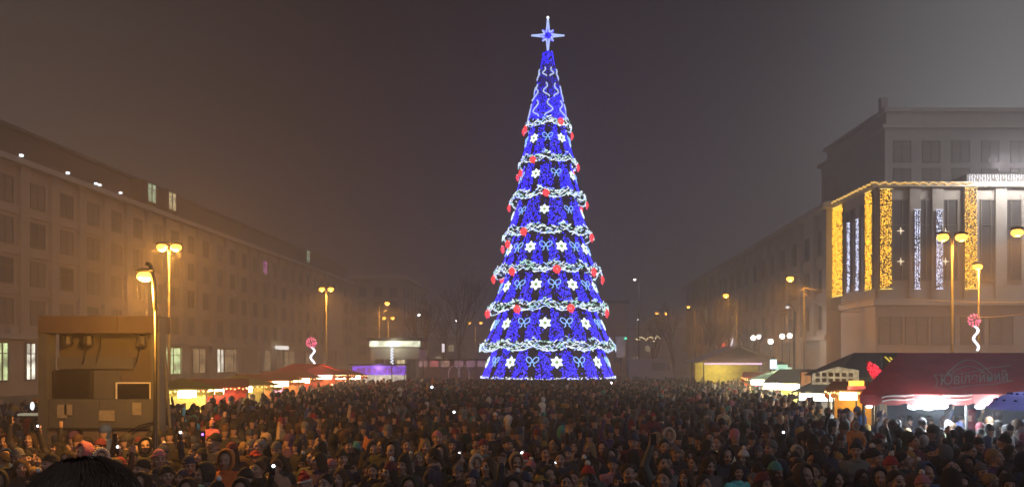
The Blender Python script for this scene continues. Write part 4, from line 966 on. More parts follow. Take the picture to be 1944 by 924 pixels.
def body_prims(arms, yaw=0.0, pitch=0.0, sit=False, slim=1.0):
    """tapered capsules (p0, p1, r0, r1, region, squash) of one clothed figure facing -y"""
    C = []
    def cap(a, b, r0, r1, reg, sq=(1, 1, 1)): C.append((Vector(a), Vector(b), r0, r1, reg, sq))
    HR = Matrix.Translation(PIV) @ Euler((pitch, 0, yaw)).to_matrix().to_4x4() @ Matrix.Translation(-PIV)
    def hc(a, b, r0, r1, reg): C.append((HR @ Vector(a), HR @ Vector(b), r0, r1, reg, (1, 1, 1)))
    W = .165 * slim
    # jacket: torso as stacked horizontal capsules
    for z, hw_, r in ((.80, .095, .115), (.92, .085, .125), (1.05, .075, .122), (1.18, .085, .128), (1.29, .10, .125), (1.37, .12 * slim, .095)):
        cap((-hw_, 0, z), (hw_, 0, z), r, r, 'j')
    cap((-W, .01, 1.405), (W, .01, 1.405), .07, .07, 'j')
    for k in range(8):
        a = k * math.pi / 4; a2 = a + math.pi / 4
        cap((.062 * math.cos(a), .01 + .062 * math.sin(a), 1.465), (.062 * math.cos(a2), .01 + .062 * math.sin(a2), 1.465), .032, .032, 'j')
    for s in (-1, 1):
        if sit:
            cap((s * .09, -.02, .86), (s * .13, -.34, .84), .09, .065, 't'); cap((s * .13, -.34, .84), (s * .10, -.30, .45), .06, .045, 't'); cap((s * .10, -.28, .42), (s * .11, -.40, .38), .045, .035, 's')
        else:
            cap((s * .09, 0, .86), (s * .095, -.01, .48), .092, .064, 't'); cap((s * .095, -.01, .48), (s * .10, .01, .10), .062, .05, 't'); cap((s * .10, .05, .05), (s * .115, -.14, .042), .048, .04, 's')
        A = arms[0] if s < 0 else arms[1]
        sh, elb, wr, tip = Vector((s * (W + .015), .01, 1.38)), Vector(A[0]), Vector(A[1]), Vector(A[2])
        cap(sh, elb, .072, .056, 'j'); cap(elb, wr, .056, .042, 'j')
        hd = (tip - wr).normalized(); sd = hd.cross(Vector((0, -1, .2))).normalized()
        if sd.length < .1: sd = Vector((1, 0, 0))
        pl = wr + hd * .055
        for q in (-.022, 0, .022): cap(wr + hd * .01 + sd * q * .8, pl + hd * .03 + sd * q, .021, .017, 'k')
        cu = hd.cross(sd) * (-1 if s > 0 else 1)
        for k, (q, ln) in enumerate(((-.03, .062), (-.010, .074), (.010, .07), (.03, .054))):
            b0 = pl + hd * .035 + sd * q; b1 = b0 + hd * ln * .5 + cu * .006; b2 = b1 + hd * ln * .4 + cu * .028
            cap(b0, b1, .0105, .0098, 'k'); cap(b1, b2, .0098, .009, 'k')
        t0 = wr + hd * .03 - sd * .03 * s; t1 = t0 + hd * .035 - sd * .028 * s; cap(t0, t1, .014, .012, 'k'); cap(t1, t1 + hd * .03 + cu * .012, .0115, .010, 'k')
    cap((0, .015, 1.42), (0, .0, 1.53), .052, .05, 'k')
    # head
    hc((0, .03, 1.645), (0, .0, 1.65), .082, .078, 'k'); hc((0, .045, 1.62), (0, .03, 1.60), .078, .072, 'k')
    hc((0, -.02, 1.635), (0, -.03, 1.575), .070, .058, 'k'); hc((-.03, -.03, 1.58), (-.014, -.062, 1.535), .036, .024, 'k'); hc((.03, -.03, 1.58), (.014, -.062, 1.535), .036, .024, 'k')
    hc((0, -.066, 1.53), (0, -.070, 1.527), .023, .022, 'k')
    hc((-.034, -.074, 1.642), (.034, -.074, 1.642), .017, .017, 'k')
    hc((0, -.092, 1.632), (0, -.108, 1.592), .010, .016, 'k'); hc((-.013, -.096, 1.588), (.013, -.096, 1.588), .011, .011, 'k')
    for s in (-1, 1):
        hc((s * .040, -.068, 1.592), (s * .044, -.06, 1.585), .024, .022, 'k')
        hc((s * .078, .015, 1.63), (s * .08, .012, 1.585), .014, .011, 'k')
    hc((-.019, -.083, 1.556), (.019, -.083, 1.556), .011, .011, 'l'); hc((-.014, -.082, 1.547), (.014, -.082, 1.547), .011, .011, 'l')
    eyes = [HR @ Vector((s * .032, -.089, 1.618)) for s in (-1, 1)]; brows = [HR @ Vector((s * .034 + q, -.092, 1.643 + .003)) for s in (-1, 1) for q in (-.016, 0, .016)]
    return C, eyes, brows, HR
def cap_mesh(bm, a, b, r0, r1, n=10):
    d = b - a; L_ = d.length; q = d.to_track_quat('Z', 'Y') if L_ > 1e-5 else Matrix.Identity(3).to_quaternion(); rings = []
    for t, rr, z in [(0, math.sin(x) * r0, -math.cos(x) * r0) for x in (.45, .95, 1.57)] + [(1, math.sin(x) * r1, math.cos(x) * r1) for x in (1.57, .95, .45)]:
        rings.append([bm.verts.new(a + q @ Vector((math.cos(6.2832 * i / n) * rr, math.sin(6.2832 * i / n) * rr, t * L_ + z))) for i in range(n)])
    for u, v in zip(rings, rings[1:]):
        for i in range(n): bm.faces.new((u[i], u[(i + 1) % n], v[(i + 1) % n], v[i]))
    bm.faces.new(rings[0][::-1]); bm.faces.new(rings[-1])
def make_body(arms, yaw=0, pitch=0, sit=False, slim=1.0, voxel=.0095, ratio=.22):
    C, eyes, brows, HR = body_prims(arms, yaw, pitch, sit, slim)
    bm = bmesh.new()
    for a, b, r0, r1, reg, sq in C: cap_mesh(bm, a, b, r0, r1)
    me = bpy.data.meshes.new('tmp'); bm.to_mesh(me); bm.free()
    o = bpy.data.objects.new('tmp', me); COL.objects.link(o)
    m = o.modifiers.new('r', 'REMESH'); m.mode = 'VOXEL'; m.voxel_size = voxel
    m = o.modifiers.new('s', 'SMOOTH'); m.iterations = 3; m.factor = .5
    m = o.modifiers.new('d', 'DECIMATE'); m.ratio = ratio
    bpy.context.view_layer.update(); dgr = bpy.context.evaluated_depsgraph_get()
    res = bpy.data.meshes.new_from_object(o.evaluated_get(dgr)); bpy.data.objects.remove(o); bpy.data.meshes.remove(me)
    res.name = 'person'; n = len(res.polygons); ce = np.empty(n * 3); res.polygons.foreach_get('center', ce); ce = ce.reshape(-1, 3)
    best = np.full(n, 9.0); idx = np.zeros(n, int); RI = {'j': 1, 't': 2, 's': 3, 'k': 0, 'l': 5}
    for a, b, r0, r1, reg, sq in C:
        a_ = np.array(a); d = np.array(b) - a_; l2 = max(d @ d, 1e-9); t = np.clip(((ce - a_) @ d) / l2, 0, 1)
        ds = np.linalg.norm(ce - a_ - t[:, None] * d, axis=1) - (r0 + (r1 - r0) * t)
        w_ = ds < best; best[w_] = ds[w_]; idx[w_] = RI[reg]
    for e in eyes:
        d = (ce - np.array(e)) / np.array([.017, .03, .0095]); idx[(d * d).sum(1) < 1] = 4
    for e in brows:
        d = (ce - np.array(e)) / np.array([.012, .03, .006]); idx[(d * d).sum(1) < 1] = 4
    for x in (m_skin, m_jack, m_trou, m_shoe, m_eye, m_lip): res.materials.append(x)
    res.polygons.foreach_set('material_index', idx.astype(np.int32)); res.polygons.foreach_set('use_smooth', np.ones(n, bool)); res.update()
    return res, HR
pock = (((-.27, .05, 1.10), (-.20, -.09, .93), (-.14, -.14, .88)), ((.27, .05, 1.10), (.20, -.09, .93), (.14, -.14, .88)))
phone2 = (((-.25, -.16, 1.22), (-.10, -.36, 1.44), (-.07, -.39, 1.53)), ((.25, -.16, 1.22), (.10, -.36, 1.44), (.07, -.39, 1.53)))
raise1 = (((-.29, -.08, 1.62), (-.23, -.16, 1.88), (-.21, -.18, 1.98)), pock[1])
wave = (pock[0], ((.33, -.02, 1.55), (.36, -.06, 1.82), (.38, -.06, 1.92)))
clasp = (((-.27, -.08, 1.14), (-.06, -.24, 1.18), (.0, -.26, 1.24)), ((.27, -.08, 1.14), (.06, -.25, 1.20), (.0, -.27, 1.26)))
kid = (((-.24, -.10, 1.20), (-.14, -.26, 1.05), (-.10, -.30, .98)), ((.24, -.10, 1.20), (.14, -.26, 1.05), (.10, -.30, .98)))
POSES = {}
for nm, ar, yw, pt, st_, sl in (('pockets', pock, 0, -.05, 0, 1), ('pockets', pock, .45, -.12, 0, .92), ('pockets', pock, -.5, -.05, 0, 1.05), ('pockets', pock, .15, .16, 0, .92), ('phone', phone2, 0, -.1, 0, .95), ('raised', raise1, .1, -.22, 0, 1), ('waving', wave, -.15, -.18, 0, .95), ('clasped', clasp, -.2, -.05, 0, .92), ('sitting', kid, .1, -.05, 1, .9)):
    POSES.setdefault(nm, []).append(make_body(ar, yw, pt, bool(st_), sl))

# headgear and hair, built round the upright head and turned with it
HC = Vector((0, .02, 1.635))
def shell(front, sideb, back, rx, ry, rz, lift=0.0, noise=0.0, seed=1, seg=28, rows=9, inner=.012, flare=0.0):
    """cap-like shell whose lower edge runs at heights front/side/back relative to the head centre"""
    r_ = random.Random(seed); b = MB(); grid = []
    for layer in (0, 1):
        g = []
        for i in range(seg):
            a = 2 * math.pi * i / seg; fr = -math.cos(a)        # a=0 is front (-y)
            c = math.cos(a); zb = sideb + (front - sideb) * max(0, c) ** 1.5 + (back - sideb) * max(0, -c) ** 1.2
            col = []
            for j in range(rows):
                u = j / (rows - 1); z = zb + (rz - zb) * (1 - (1 - u) ** 1.7) if u < 1 else rz
                k = math.sqrt(max(0, 1 - (max(z, 0) / rz) ** 2)) if z < rz else 0
                if z < 0: k = 1 - flare * z / .2 - (.12 * (-z / .12) ** 2 if flare == 0 else 0)
                k = max(k, .02); nn = 1 + noise * r_.uniform(-1, 1)
                s = 1 if layer == 0 else .9
                col.append((math.sin(a) * rx * k * nn * s, -math.cos(a) * ry * k * nn * s, z * (1 if layer == 0 else .97) * (1 + noise * .4 * r_.uniform(-1, 1)) + lift))
            g.append(col)
        grid.append(g)
    vs = [tuple(Vector(p) + HC) for g in grid for col in g for p in col]; fs = []
    def ix(l, i, j): return l * seg * rows + (i % seg) * rows + j
    for i in range(seg):
        for j in range(rows - 1):
            fs.append((ix(0, i, j), ix(0, i + 1, j), ix(0, i + 1, j + 1), ix(0, i, j + 1))); fs.append((ix(1, i, j), ix(1, i, j + 1), ix(1, i + 1, j + 1), ix(1, i + 1, j)))
        fs.append((ix(0, i, 0), ix(1, i, 0), ix(1, i + 1, 0), ix(0, i + 1, 0)))
    fs.append(tuple(ix(0, i, rows - 1) for i in range(seg)))
    b.add(vs, fs); return b
def ring(b, z, rx, ry, r, mi, tilt=0.0, n=22, noise=0.0, cy=0.0):
    pts = []
    for i in range(n + 1):
        a = 2 * math.pi * i / n; q = 1 + noise * rnd.uniform(-1, 1); pts.append(HC + Vector((math.sin(a) * rx * q, cy - math.cos(a) * ry * q, z + tilt * math.cos(a))))
    for p, q in zip(pts, pts[1:]): b.tube(p, q, r, r, 7, mi, cap=False)
GEAR = {}
b = shell(.03, -.005, -.03, .090, .104, .132); ring(b, .026, .087, .101, .010, 0, .014); GEAR['beanie'] = b.mesh('knit_hat', [m_gear], True)
b = shell(.03, -.005, -.03, .090, .104, .132); ring(b, .026, .087, .101, .010, 0, .014); b.ball(HC + Vector((0, .01, .155)), .034, 10, 7, 1, lambda v: v + Vector((rnd.uniform(-1, 1), rnd.uniform(-1, 1), rnd.uniform(-1, 1))) * .006); GEAR['bobble'] = b.mesh('bobble_hat', [m_gear, m_wool], True)
b = shell(.062, -.03, -.07, .089, .103, .110, noise=.03, seed=4); GEAR['short_hair'] = b.mesh('hair', [m_gear], True)
b = shell(.062, -.20, -.26, .098, .108, .112, noise=.025, seed=5, rows=14, flare=.35); GEAR['long_hair'] = b.mesh('hair', [m_gear], True)
b = shell(.04, .01, -.03, .092, .106, .108); b.prism([(-.07, -.004), (.07, -.004), (.07, .004), (-.07, .004)], -.16, -.09); b.v = b.v[:-8] + [(x * (1 if y > -.1 else .7), y + HC.y, z + HC.z + .045 + (y + .09) * .35) for x, y, z in b.v[-8:]]; GEAR['cap'] = b.mesh('cap', [m_gear], True)
b = MB(); prev = None
cen = [(0, .0, .04, .098), (0, .0, .09, .088), (.01, .02, .14, .062), (.045, .03, .175, .042), (.09, .035, .165, .028), (.115, .035, .12, .018)]
for (x, y, z, r), (x2, y2, z2, r2) in zip(cen, cen[1:]): b.tube(HC + Vector((x, y, z)), HC + Vector((x2, y2, z2)), r, r2, 14, 0, cap=False)
b.ball(HC + Vector((.12, .035, .095)), .03, 8, 6, 1); ring(b, .04, .09, .103, .019, 1, .015, noise=.02); GEAR['santa'] = b.mesh('santa_hat', [mat('santa_red', (.5, .02, .03), .85, .2, 20), m_wool], True)
def hood(fur):
    b = MB(); seg, rows = 24, 9; ang0 = R(58); P_ = []
    for layer in (0, 1):
        for j in range(rows):
            th = ang0 + (math.pi - ang0) * j / (rows - 1)
            for i in range(seg):
                a = 2 * math.pi * i / seg; s = 1 if layer == 0 else .9
                x, y, z = math.sin(th) * math.cos(a) * .118 * s, -math.cos(th) * .145 * s, math.sin(th) * math.sin(a) * .155 * s
                if z < -.1: z = -.1 - (-.1 - z) * 1.5; x *= 1.1
                P_.append(HC + Vector((x, y + .005, z - .005)))
    fs = []
    for j in range(rows - 1):
        for i in range(seg):
            a, c = j * seg + i, j * seg + (i + 1) % seg; fs.append((a, c, c + seg, a + seg)); o_ = rows * seg; fs.append((o_ + a, o_ + a + seg, o_ + c + seg, o_ + c))
    for i in range(seg): fs.append((i, rows * seg + i, rows * seg + (i + 1) % seg, (i + 1) % seg))
    b.add(P_, fs)
    if fur:
        pts = [(P_[i] + P_[rows * seg + i]) / 2 + Vector((0, -.012, 0)) for i in range(seg)]
        for i in range(seg):
            r0 = .026 + rnd.uniform(-.006, .008); b.tube(pts[i], pts[(i + 1) % seg], r0, .028 + rnd.uniform(-.006, .006), 7, 1, cap=False)
    return b.mesh('fur_hood' if fur else 'hood', [m_gear, m_fur], True)
GEAR['fur_hood'] = hood(True); GEAR['hood'] = hood(False)
b = MB()
for dz, r, q in ((-.155, .034, 1.0), (-.185, .036, 1.12)): ring(b, dz, .082 * q, .085 * q, r, 0, 0, 18, .03, -.015)
b.tube(HC + Vector((.05, -.10, -.18)), HC + Vector((.06, -.135, -.38)), .032, .038, 6); GEAR['scarf'] = b.mesh('scarf', [m_gear], True)

JCOL = [('black', (.012, .012, .014)), ('charcoal', (.03, .03, .033)), ('navy', (.014, .02, .05)), ('dark brown', (.04, .025, .018)), ('olive', (.045, .045, .022)), ('grey', (.11, .11, .115)), ('wine red', (.10, .015, .025)),
        ('dark green', (.015, .035, .025)), ('blue', (.03, .07, .20)), ('beige', (.30, .22, .14)), ('red', (.32, .03, .03)), ('purple', (.06, .025, .09)), ('white', (.55, .54, .52)), ('orange', (.42, .14, .03)), ('turquoise', (.12, .58, .70)), ('pink', (.42, .14, .20))]
JW = [34, 20, 18, 7, 5, 5, 4, 4, 2, 2, 1.2, 2.5, .8, .6, .2, .8]
GCOL = [('black', (.014, .014, .015)), ('grey', (.13, .13, .135)), ('white', (.6, .58, .55)), ('navy', (.02, .03, .08)), ('wine', (.14, .02, .03)), ('red', (.35, .03, .03)), ('mustard', (.4, .24, .05)), ('pink', (.45, .18, .22)), ('teal', (.06, .28, .27))]
GW = [30, 9, 2.5, 12, 5, 1.5, 1.2, 2, 1]
HCOL = [('black', (.010, .009, .008)), ('dark brown', (.03, .018, .011)), ('chestnut', (.07, .035, .016)), ('blond', (.28, .18, .08)), ('grey', (.2, .19, .18))]
HW = [14, 13, 5, 2, 1]
KINDS_ = [('beanie', 28), ('bobble', 6), ('short_hair', 22), ('long_hair', 17), ('fur_hood', 1.5), ('hood', 14), ('cap', 5), ('santa', .6)]
GN = {'beanie': '{} knit hat', 'bobble': '{} bobble hat', 'short_hair': 'short {} hair', 'long_hair': 'long {} hair', 'fur_hood': '{} fur-trimmed hood up', 'hood': '{} hood up', 'cap': '{} cap', 'santa': 'red santa hat'}
PN = {'pockets': 'hands in pockets', 'phone': 'holding a phone up with both hands', 'raised': 'one arm raised high with a phone', 'waving': 'waving one hand', 'clasped': 'hands clasped at the chest', 'sitting': 'sitting on shoulders'}
pr = random.Random(31); used = set(); NP = [0]; PHN = [0]
m_ph = mat('phone_case', (.015, .015, .018), .3, .1, 5); e_ph = emis('phone_light', (.9, .95, 1.0), 5, False)
PHM = {}
for on in (0, 1):
    b = MB().box((-.037, -.005, -.075), (.037, .005, .075)); 
    if on: b.ball((.018, -.008, .05), .022, 8, 5, 1)
    PHM[on] = b.mesh('phone', [m_ph, e_ph])
def zone(x, y):
    u = x / y * F + 972
    r_ = 'in the front rows' if y < 11.3 else 'in the middle rows' if y < 14 else 'farther back'
    s = 'near the brown booth' if u < 420 else 'left of the tree' if u < 850 else 'below the tree' if u < 1230 else 'right of the tree' if u < 1560 else 'near the beer tent'
    return s, r_
def person(x, y, rz=0.0, pose=None, gear=None, jac=None, gcol=None, scale=None, z=0.0, scarf=None, variant=None, label=None, phone_on=False):
    for tries in range(60):
        ps_ = pose or pr.choices(['pockets', 'phone', 'raised', 'waving', 'clasped'], [80, 5, 3, 2, 10])[0]
        gr = gear or pr.choices([k for k, _ in KINDS_], [w_ for _, w_ in KINDS_])[0]
        jc = jac or pr.choices(JCOL, JW)[0]; jc = jc if isinstance(jc, tuple) else next(c for c in JCOL if c[0] == jc)
        if gr in ('short_hair', 'long_hair'): gc = pr.choices(HCOL, HW)[0]
        elif gr in ('hood', 'fur_hood'): gc = jc
        else: gc = pr.choices(GCOL, GW)[0]
        if gcol: gc = next(c for c in GCOL + HCOL + JCOL if c[0] == gcol)
        s, r_ = zone(x, y); sf = (pr.random() < .22) if scarf is None else scarf
        sc_c = pr.choices(GCOL, GW)[0] if sf else None
        lb = '%s jacket person with %s' % (jc[0], GN[gr].format(gc[0]))
        if ps_ != 'pockets': lb += ', ' + {'phone': 'filming with a phone', 'raised': 'arm raised', 'waving': 'waving', 'clasped': 'hands clasped', 'sitting': 'riding on shoulders'}[ps_]
        if sf: lb += ', ' + sc_c[0] + ' scarf'
        lb += ', ' + s
        if lb not in used and len(lb.split()) <= 16: break
        lb2 = lb + ', ' + r_
        if len(lb2.split()) <= 16 and lb2 not in used: lb = lb2; break
    if len(lb.split()) > 16: lb = lb.replace(', ' + s, '') if lb.replace(', ' + s, '') not in used else ' '.join(lb.split()[:16])
    used.add(label or lb)
    me, HR = POSES[ps_][pr.randrange(len(POSES[ps_])) if variant is None else variant]
    o = link('person', me, None, (x, y, z), (0, 0, rz)); k = scale or pr.uniform(.88, 1.08); o.scale = (k,) * 3
    o.color = (*[c * pr.uniform(1.0, 1.5) for c in jc[1]], 1); tag(o, label or lb, 'person', 'people in the crowd')
    g = link({'beanie': 'knit_hat', 'bobble': 'bobble_hat', 'santa': 'santa_hat', 'short_hair': 'hair', 'long_hair': 'hair'}.get(gr, gr), GEAR[gr], o); g.matrix_local = HR; g.color = (*gc[1], 1)
    if gr in ('beanie', 'bobble', 'cap') and pr.random() < .35:
        h = link('hair', GEAR['long_hair'], o); h.matrix_local = HR @ Matrix.Translation((0, 0, .016)) @ Matrix.Diagonal((.94, .93, .99, 1)); h.color = (*pr.choices(HCOL, HW)[0][1], 1)
    if sf:
        s_ = link('scarf', GEAR['scarf'], o); s_.color = (*sc_c[1], 1)
    if ps_ in ('phone', 'raised'):
        off = Vector((0, -.41, 1.55)) if ps_ == 'phone' else Vector((-.205, -.205, 1.985))
        wp = Matrix.Translation((x, y, z)) @ Matrix.Rotation(rz, 4, 'Z') @ Matrix.Scale(k, 4)
        po = link('phone', PHM[1 if phone_on else 0], None, wp @ off, (0, R(90) if ps_ == 'phone' else 0, rz)); po.scale = (k,) * 3
        PHN[0] += 1; pl_ = ('lit ' if phone_on else 'dark ') + 'phone of the ' + ' '.join(w_ for w_ in (label or lb).replace(', filming with a phone', '').replace(', arm raised', '').split() if w_ not in ('jacket',))
        tag(po, ' '.join(pl_.split()[:16]).rstrip(','), 'phone')
    NP[0] += 1
    return o
def at_head(px, py, zh=1.62): return (zh - CAMH) * -F / (py - HOR)

# spectator on the stage right in front of the camera, seen from behind
fp = person(PX(176, 1.38), 1.38, R(180), 'pockets', 'short_hair', 'black', 'dark brown', 1.0, 1.35, False, 0, 'dark-haired person seen from behind, closest to the camera at the bottom left')
fp.scale = (1.04, 1.04, .955)
sb_ = MB(); hr_ = random.Random(77)
for k in range(2600):
    a = hr_.uniform(0, 6.283); z0_ = .108 * (1 - hr_.random() ** 1.6 * 1.3); a2 = a + hr_.uniform(-.25, .25); ln_ = hr_.uniform(.03, .075); pts = []
    for u in (0, .5, 1):
        z_ = z0_ - ln_ * u; kk = math.sqrt(max(.0, 1 - (max(z_, 0) / .113) ** 2)); oo = 1.0 + .035 * hr_.random() + .05 * u * hr_.random(); aa = a + (a2 - a) * u
        pts.append(HC + Vector((math.sin(aa) * .092 * kk * oo, -math.cos(aa) * .106 * kk * oo, z_ * (1 + .03 * hr_.random()) + .004)))
    if pts[0].y < -.02 and pts[0].z < HC.z + .06: continue
    sb_.tube(pts[0], pts[1], .0010, .0009, 3, cap=False); sb_.tube(pts[1], pts[2], .0009, .0004, 3, cap=False)
hs_ = sb_.build('hair_strands', mat('hair_strand', (.09, .058, .038), .45, .4, 40), fp); hs_['kind'] = 'stuff'; hs_.matrix_local = POSES['pockets'][0][1]
# people that can be told apart in the photograph
placed = []
def hero(px, py, **kw):
    zh = kw.pop('zh', 1.62); d = at_head(px, py, zh); x = PX(px, d); placed.append((x, d)); return person(x, d, kw.pop('rz', pr.uniform(-.25, .25)), **kw)
hero(583, 900, gear='santa', jac='charcoal', rz=.9, scarf=False)
hero(905, 872, gear='fur_hood', jac='beige', variant=0, pose='pockets', rz=.05)
hero(1513, 845, gear='fur_hood', jac='white', variant=0, pose='pockets', rz=0)
hero(1270, 838, gear='fur_hood', jac='wine red', pose='pockets')
hero(1470, 896, gear='beanie', gcol='teal', jac='olive', pose='pockets', rz=.3, scarf=True)
hero(1411, 868, gear='bobble', gcol='white', jac='navy', pose='pockets')
hero(1400, 893, gear='beanie', gcol='black', jac='turquoise', pose='clasped', rz=.35, scarf=False)
hero(1437, 914, gear='short_hair', gcol='dark brown', jac='charcoal', pose='pockets', rz=.1)
hero(1345, 890, gear='long_hair', gcol='dark brown', jac='grey', pose='pockets', rz=0)
hero(1338, 912, gear='short_hair', gcol='black', jac='dark green', pose='pockets', rz=0)
hero(1260, 892, gear='short_hair', gcol='black', jac='grey', pose='raised', rz=.1)
hero(818, 900, gear='long_hair', gcol='black', jac='navy', pose='phone', rz=.05, phone_on=True)
hero(776, 915, gear='hood', jac='dark green', pose='phone', rz=-.1, phone_on=True)
hero(1588, 912, gear='long_hair', gcol='black', jac='blue', pose='pockets')
hero(980, 872, gear='hood', jac='beige', pose='pockets')
hero(1008, 866, gear='bobble', gcol='pink', jac='wine red', pose='pockets')
hero(428, 890, gear='hood', jac='orange', pose='clasped', rz=.3)
hero(490, 898, gear='short_hair', gcol='chestnut', jac='dark brown', pose='pockets', rz=.1)
hero(250, 862, gear='beanie', gcol='black', jac='black', pose='raised', rz=.2)
hero(302, 888, gear='beanie', gcol='pink', jac='charcoal', pose='pockets')
hero(645, 912, gear='long_hair', gcol='chestnut', jac='grey', pose='pockets', rz=-.2)
hero(1090, 900, gear='short_hair', gcol='chestnut', jac='black', pose='pockets', rz=.3)
hero(1180, 880, gear='cap', gcol='black', jac='black', pose='pockets')
hero(1690, 893, gear='bobble', gcol='red', jac='charcoal', pose='pockets')
hero(1760, 905, gear='hood', jac='blue', pose='pockets')
# children riding on shoulders
def rider(px, py_carrier, lab_col, **kw):
    d = at_head(px, py_carrier); x = PX(px, d); placed.append((x, d)); o = person(x, d, 0.0, 'pockets', kw.get('cg', 'beanie'), kw.get('cj', 'black'), scale=1.0, variant=0)
    k = .62; person(x, d + .10, 0.0, 'sitting', kw['gear'], lab_col, kw.get('gcol'), k, 1.47 - .80 * k, kw.get('scarf', False), 0)
rider(1242, 824, 'wine red', gear='beanie', gcol='red'); rider(1375, 808, 'beige', gear='bobble', gcol='mustard'); rider(1628, 846, 'orange', gear='fur_hood'); rider(398, 842, 'pink', gear='bobble', gcol='pink'); rider(940, 822, 'navy', gear='beanie', gcol='white')

def blocked(x, y):
    u = x / y * F + 972
    if y < 8.4 or y > 60: return True
    if -10.2 < x < -6.7 and 15.0 < y < 16.4: return True                     # booth
    if abs(x + 6.1) < .3 and abs(y - 12.6) < .3: return True                 # lamp mast
    if x > 7.7 + max(0, y - 17.2) * .62 and (17.75 < y < 18.75 or 19.9 < y < 23.0): return True                              # beer tent
    if x > 9.6 and abs(y - 14) < .5 and abs(x - 9.8) < .5: return True
    if y > 21 and x > 10.0 + (y - 22) * .2: return True                      # right stalls
    if y > 25.5 and x < -10.6: return True                                   # left stalls
    if math.hypot(x - TXc, y - DT) < 6.2: return True
    if y > 52 and (x < -8 or x > 16): return True
    if u < -60 or u > 2010: return True
    return any((x - a) ** 2 + (y - c) ** 2 < .16 for a, c in placed)
spots = []
y = 8.5; row = 0
while y < 58:
    half = y * .72; x = -half + pr.uniform(0, .5)
    while x < half:
        xx, yy = x + pr.uniform(-.12, .12), y + pr.uniform(-.2, .2)
        if not blocked(xx, yy) and pr.random() > .10: spots.append((xx, yy))
        x += .46 if y < 30 else .52
    y += .50; row += 1
spots.sort(key=lambda s: s[1])
inview = lambda s: -10 < s[0] / s[1] * F + 972 < 1954 and HOR + (CAMH - 1.75) * F / s[1] < 924
near = []; rest = []
for s in spots:
    if s[1] < 8.9: continue
    (near if (inview(s) and len(near) < 300 - NP[0]) else rest).append(s)
for x, y in near:
    rz = pr.gauss(0, .45) if pr.random() < .8 else pr.uniform(-3.1, 3.1)
    person(x, y, rz, phone_on=pr.random() < .35)
# everyone behind them: one crowd mass of simple figures
RG = [(0.0, .13, .10, 0, 1), (.45, .14, .10, 0, 1), (.80, .19, .14, 0, 0), (1.10, .20, .14, 0, 0), (1.30, .225, .14, 0, 0), (1.39, .20, .115, 0, 0), (1.43, .115, .095, 0, 0), (1.48, .078, .078, .005, 0), (1.505, .056, .066, -.004, 2), (1.528, .050, .080, -.016, 2), (1.575, .070, .094, -.006, 2), (1.625, .078, .100, .0, 2), (1.652, .086, .106, .003, 3), (1.70, .083, .100, .008, 3), (1.742, .060, .070, .01, 3), (1.768, .02, .024, .01, 3)]
def crowd_template(arm, style):
    """style 0 hat or short hair, 1 hood, 2 long hair"""
    n = 12; V = []; FA = []; RG2 = []
    for ri, (z, rx, ry, yo, reg) in enumerate(RG):
        for i in range(n):
            a = 2 * math.pi * i / n; c = math.cos(a); gx_ = gy_ = 1.0
            if style == 1 and ri >= 7: k = max(0, .75 - c) * .6; gx_ = 1.12 + k * (.75 if ri < 10 else .3); gy_ = 1.0 + k * (.6 if ri < 10 else .3)
            if style == 2 and 7 <= ri <= 12 and c < .5: gx_ = {7: 1.25, 8: 1.75, 9: 1.95, 10: 1.40, 11: 1.2}.get(ri, 1.06); gy_ = 1.15
            V.append((math.sin(a) * rx * gx_, yo - c * ry * gy_, z + (.015 if style == 1 and ri >= 13 else 0)))
    lim = (.45, .70, .62)[style]
    for ri in range(len(RG) - 1):
        for i in range(n):
            p, q = ri * n + i, ri * n + (i + 1) % n; reg = RG[ri + 1][4]; c = math.cos(2 * math.pi * (i + .5) / n)
            if reg == 2 and c < lim: reg = 3 if (ri >= 9 or style == 2) else 0  # back and sides of the head are hair, hat or collar
            if style == 1 and ri >= 7 and reg in (0, 3): reg = 0                # a hood has the jacket's colour
            if style == 2 and ri == 6 and c < lim: reg = 3
            FA += [(p, q, q + n), (p, q + n, p + n)]; RG2 += [reg, reg]
    def limb(p0, p1, r0, r1, reg):
        nonlocal V, FA, RG2
        o = len(V); m = 6; p0, p1 = Vector(p0), Vector(p1); qd = (p1 - p0).to_track_quat('Z', 'Y')
        for p, r in ((p0, r0), (p1, r1)): V += [tuple(p + qd @ Vector((math.cos(6.283 * i / m) * r, math.sin(6.283 * i / m) * r, 0))) for i in range(m)]
        for i in range(m): FA += [(o + i, o + (i + 1) % m, o + m + (i + 1) % m), (o + i, o + m + (i + 1) % m, o + m + i)]; RG2 += [reg, reg]
        FA += [(o + m, o + m + 1, o + m + 2), (o + m, o + m + 2, o + m + 3), (o + m, o + m + 3, o + m + 4), (o + m, o + m + 4, o + m + 5)]; RG2 += [reg] * 4
    for s in (-1, 1):
        if arm == 1 and s == -1: limb((s * .2, 0, 1.37), (s * .28, -.08, 1.62), .065, .05, 0); limb((s * .28, -.08, 1.62), (s * .22, -.14, 1.90), .05, .04, 0); limb((s * .22, -.14, 1.90), (s * .21, -.15, 2.0), .035, .03, 2)
        elif arm == 2: limb((s * .2, 0, 1.37), (s * .25, -.16, 1.2), .065, .055, 0); limb((s * .25, -.16, 1.2), (s * .09, -.34, 1.45), .05, .04, 0); limb((s * .09, -.34, 1.45), (s * .05, -.36, 1.54), .035, .03, 2)
        else: limb((s * .2, 0, 1.37), (s * .27, .03, 1.08), .068, .055, 0); limb((s * .27, .03, 1.08), (s * .20, -.10, .92), .055, .045, 0)
    return np.array(V), np.array(FA), np.array(RG2)
TPL = {(a, b_): crowd_template(a, b_) for a in (0, 1, 2) for b_ in (0, 1, 2)}
VV, FF, CC = [], [], []; vo_ = 0
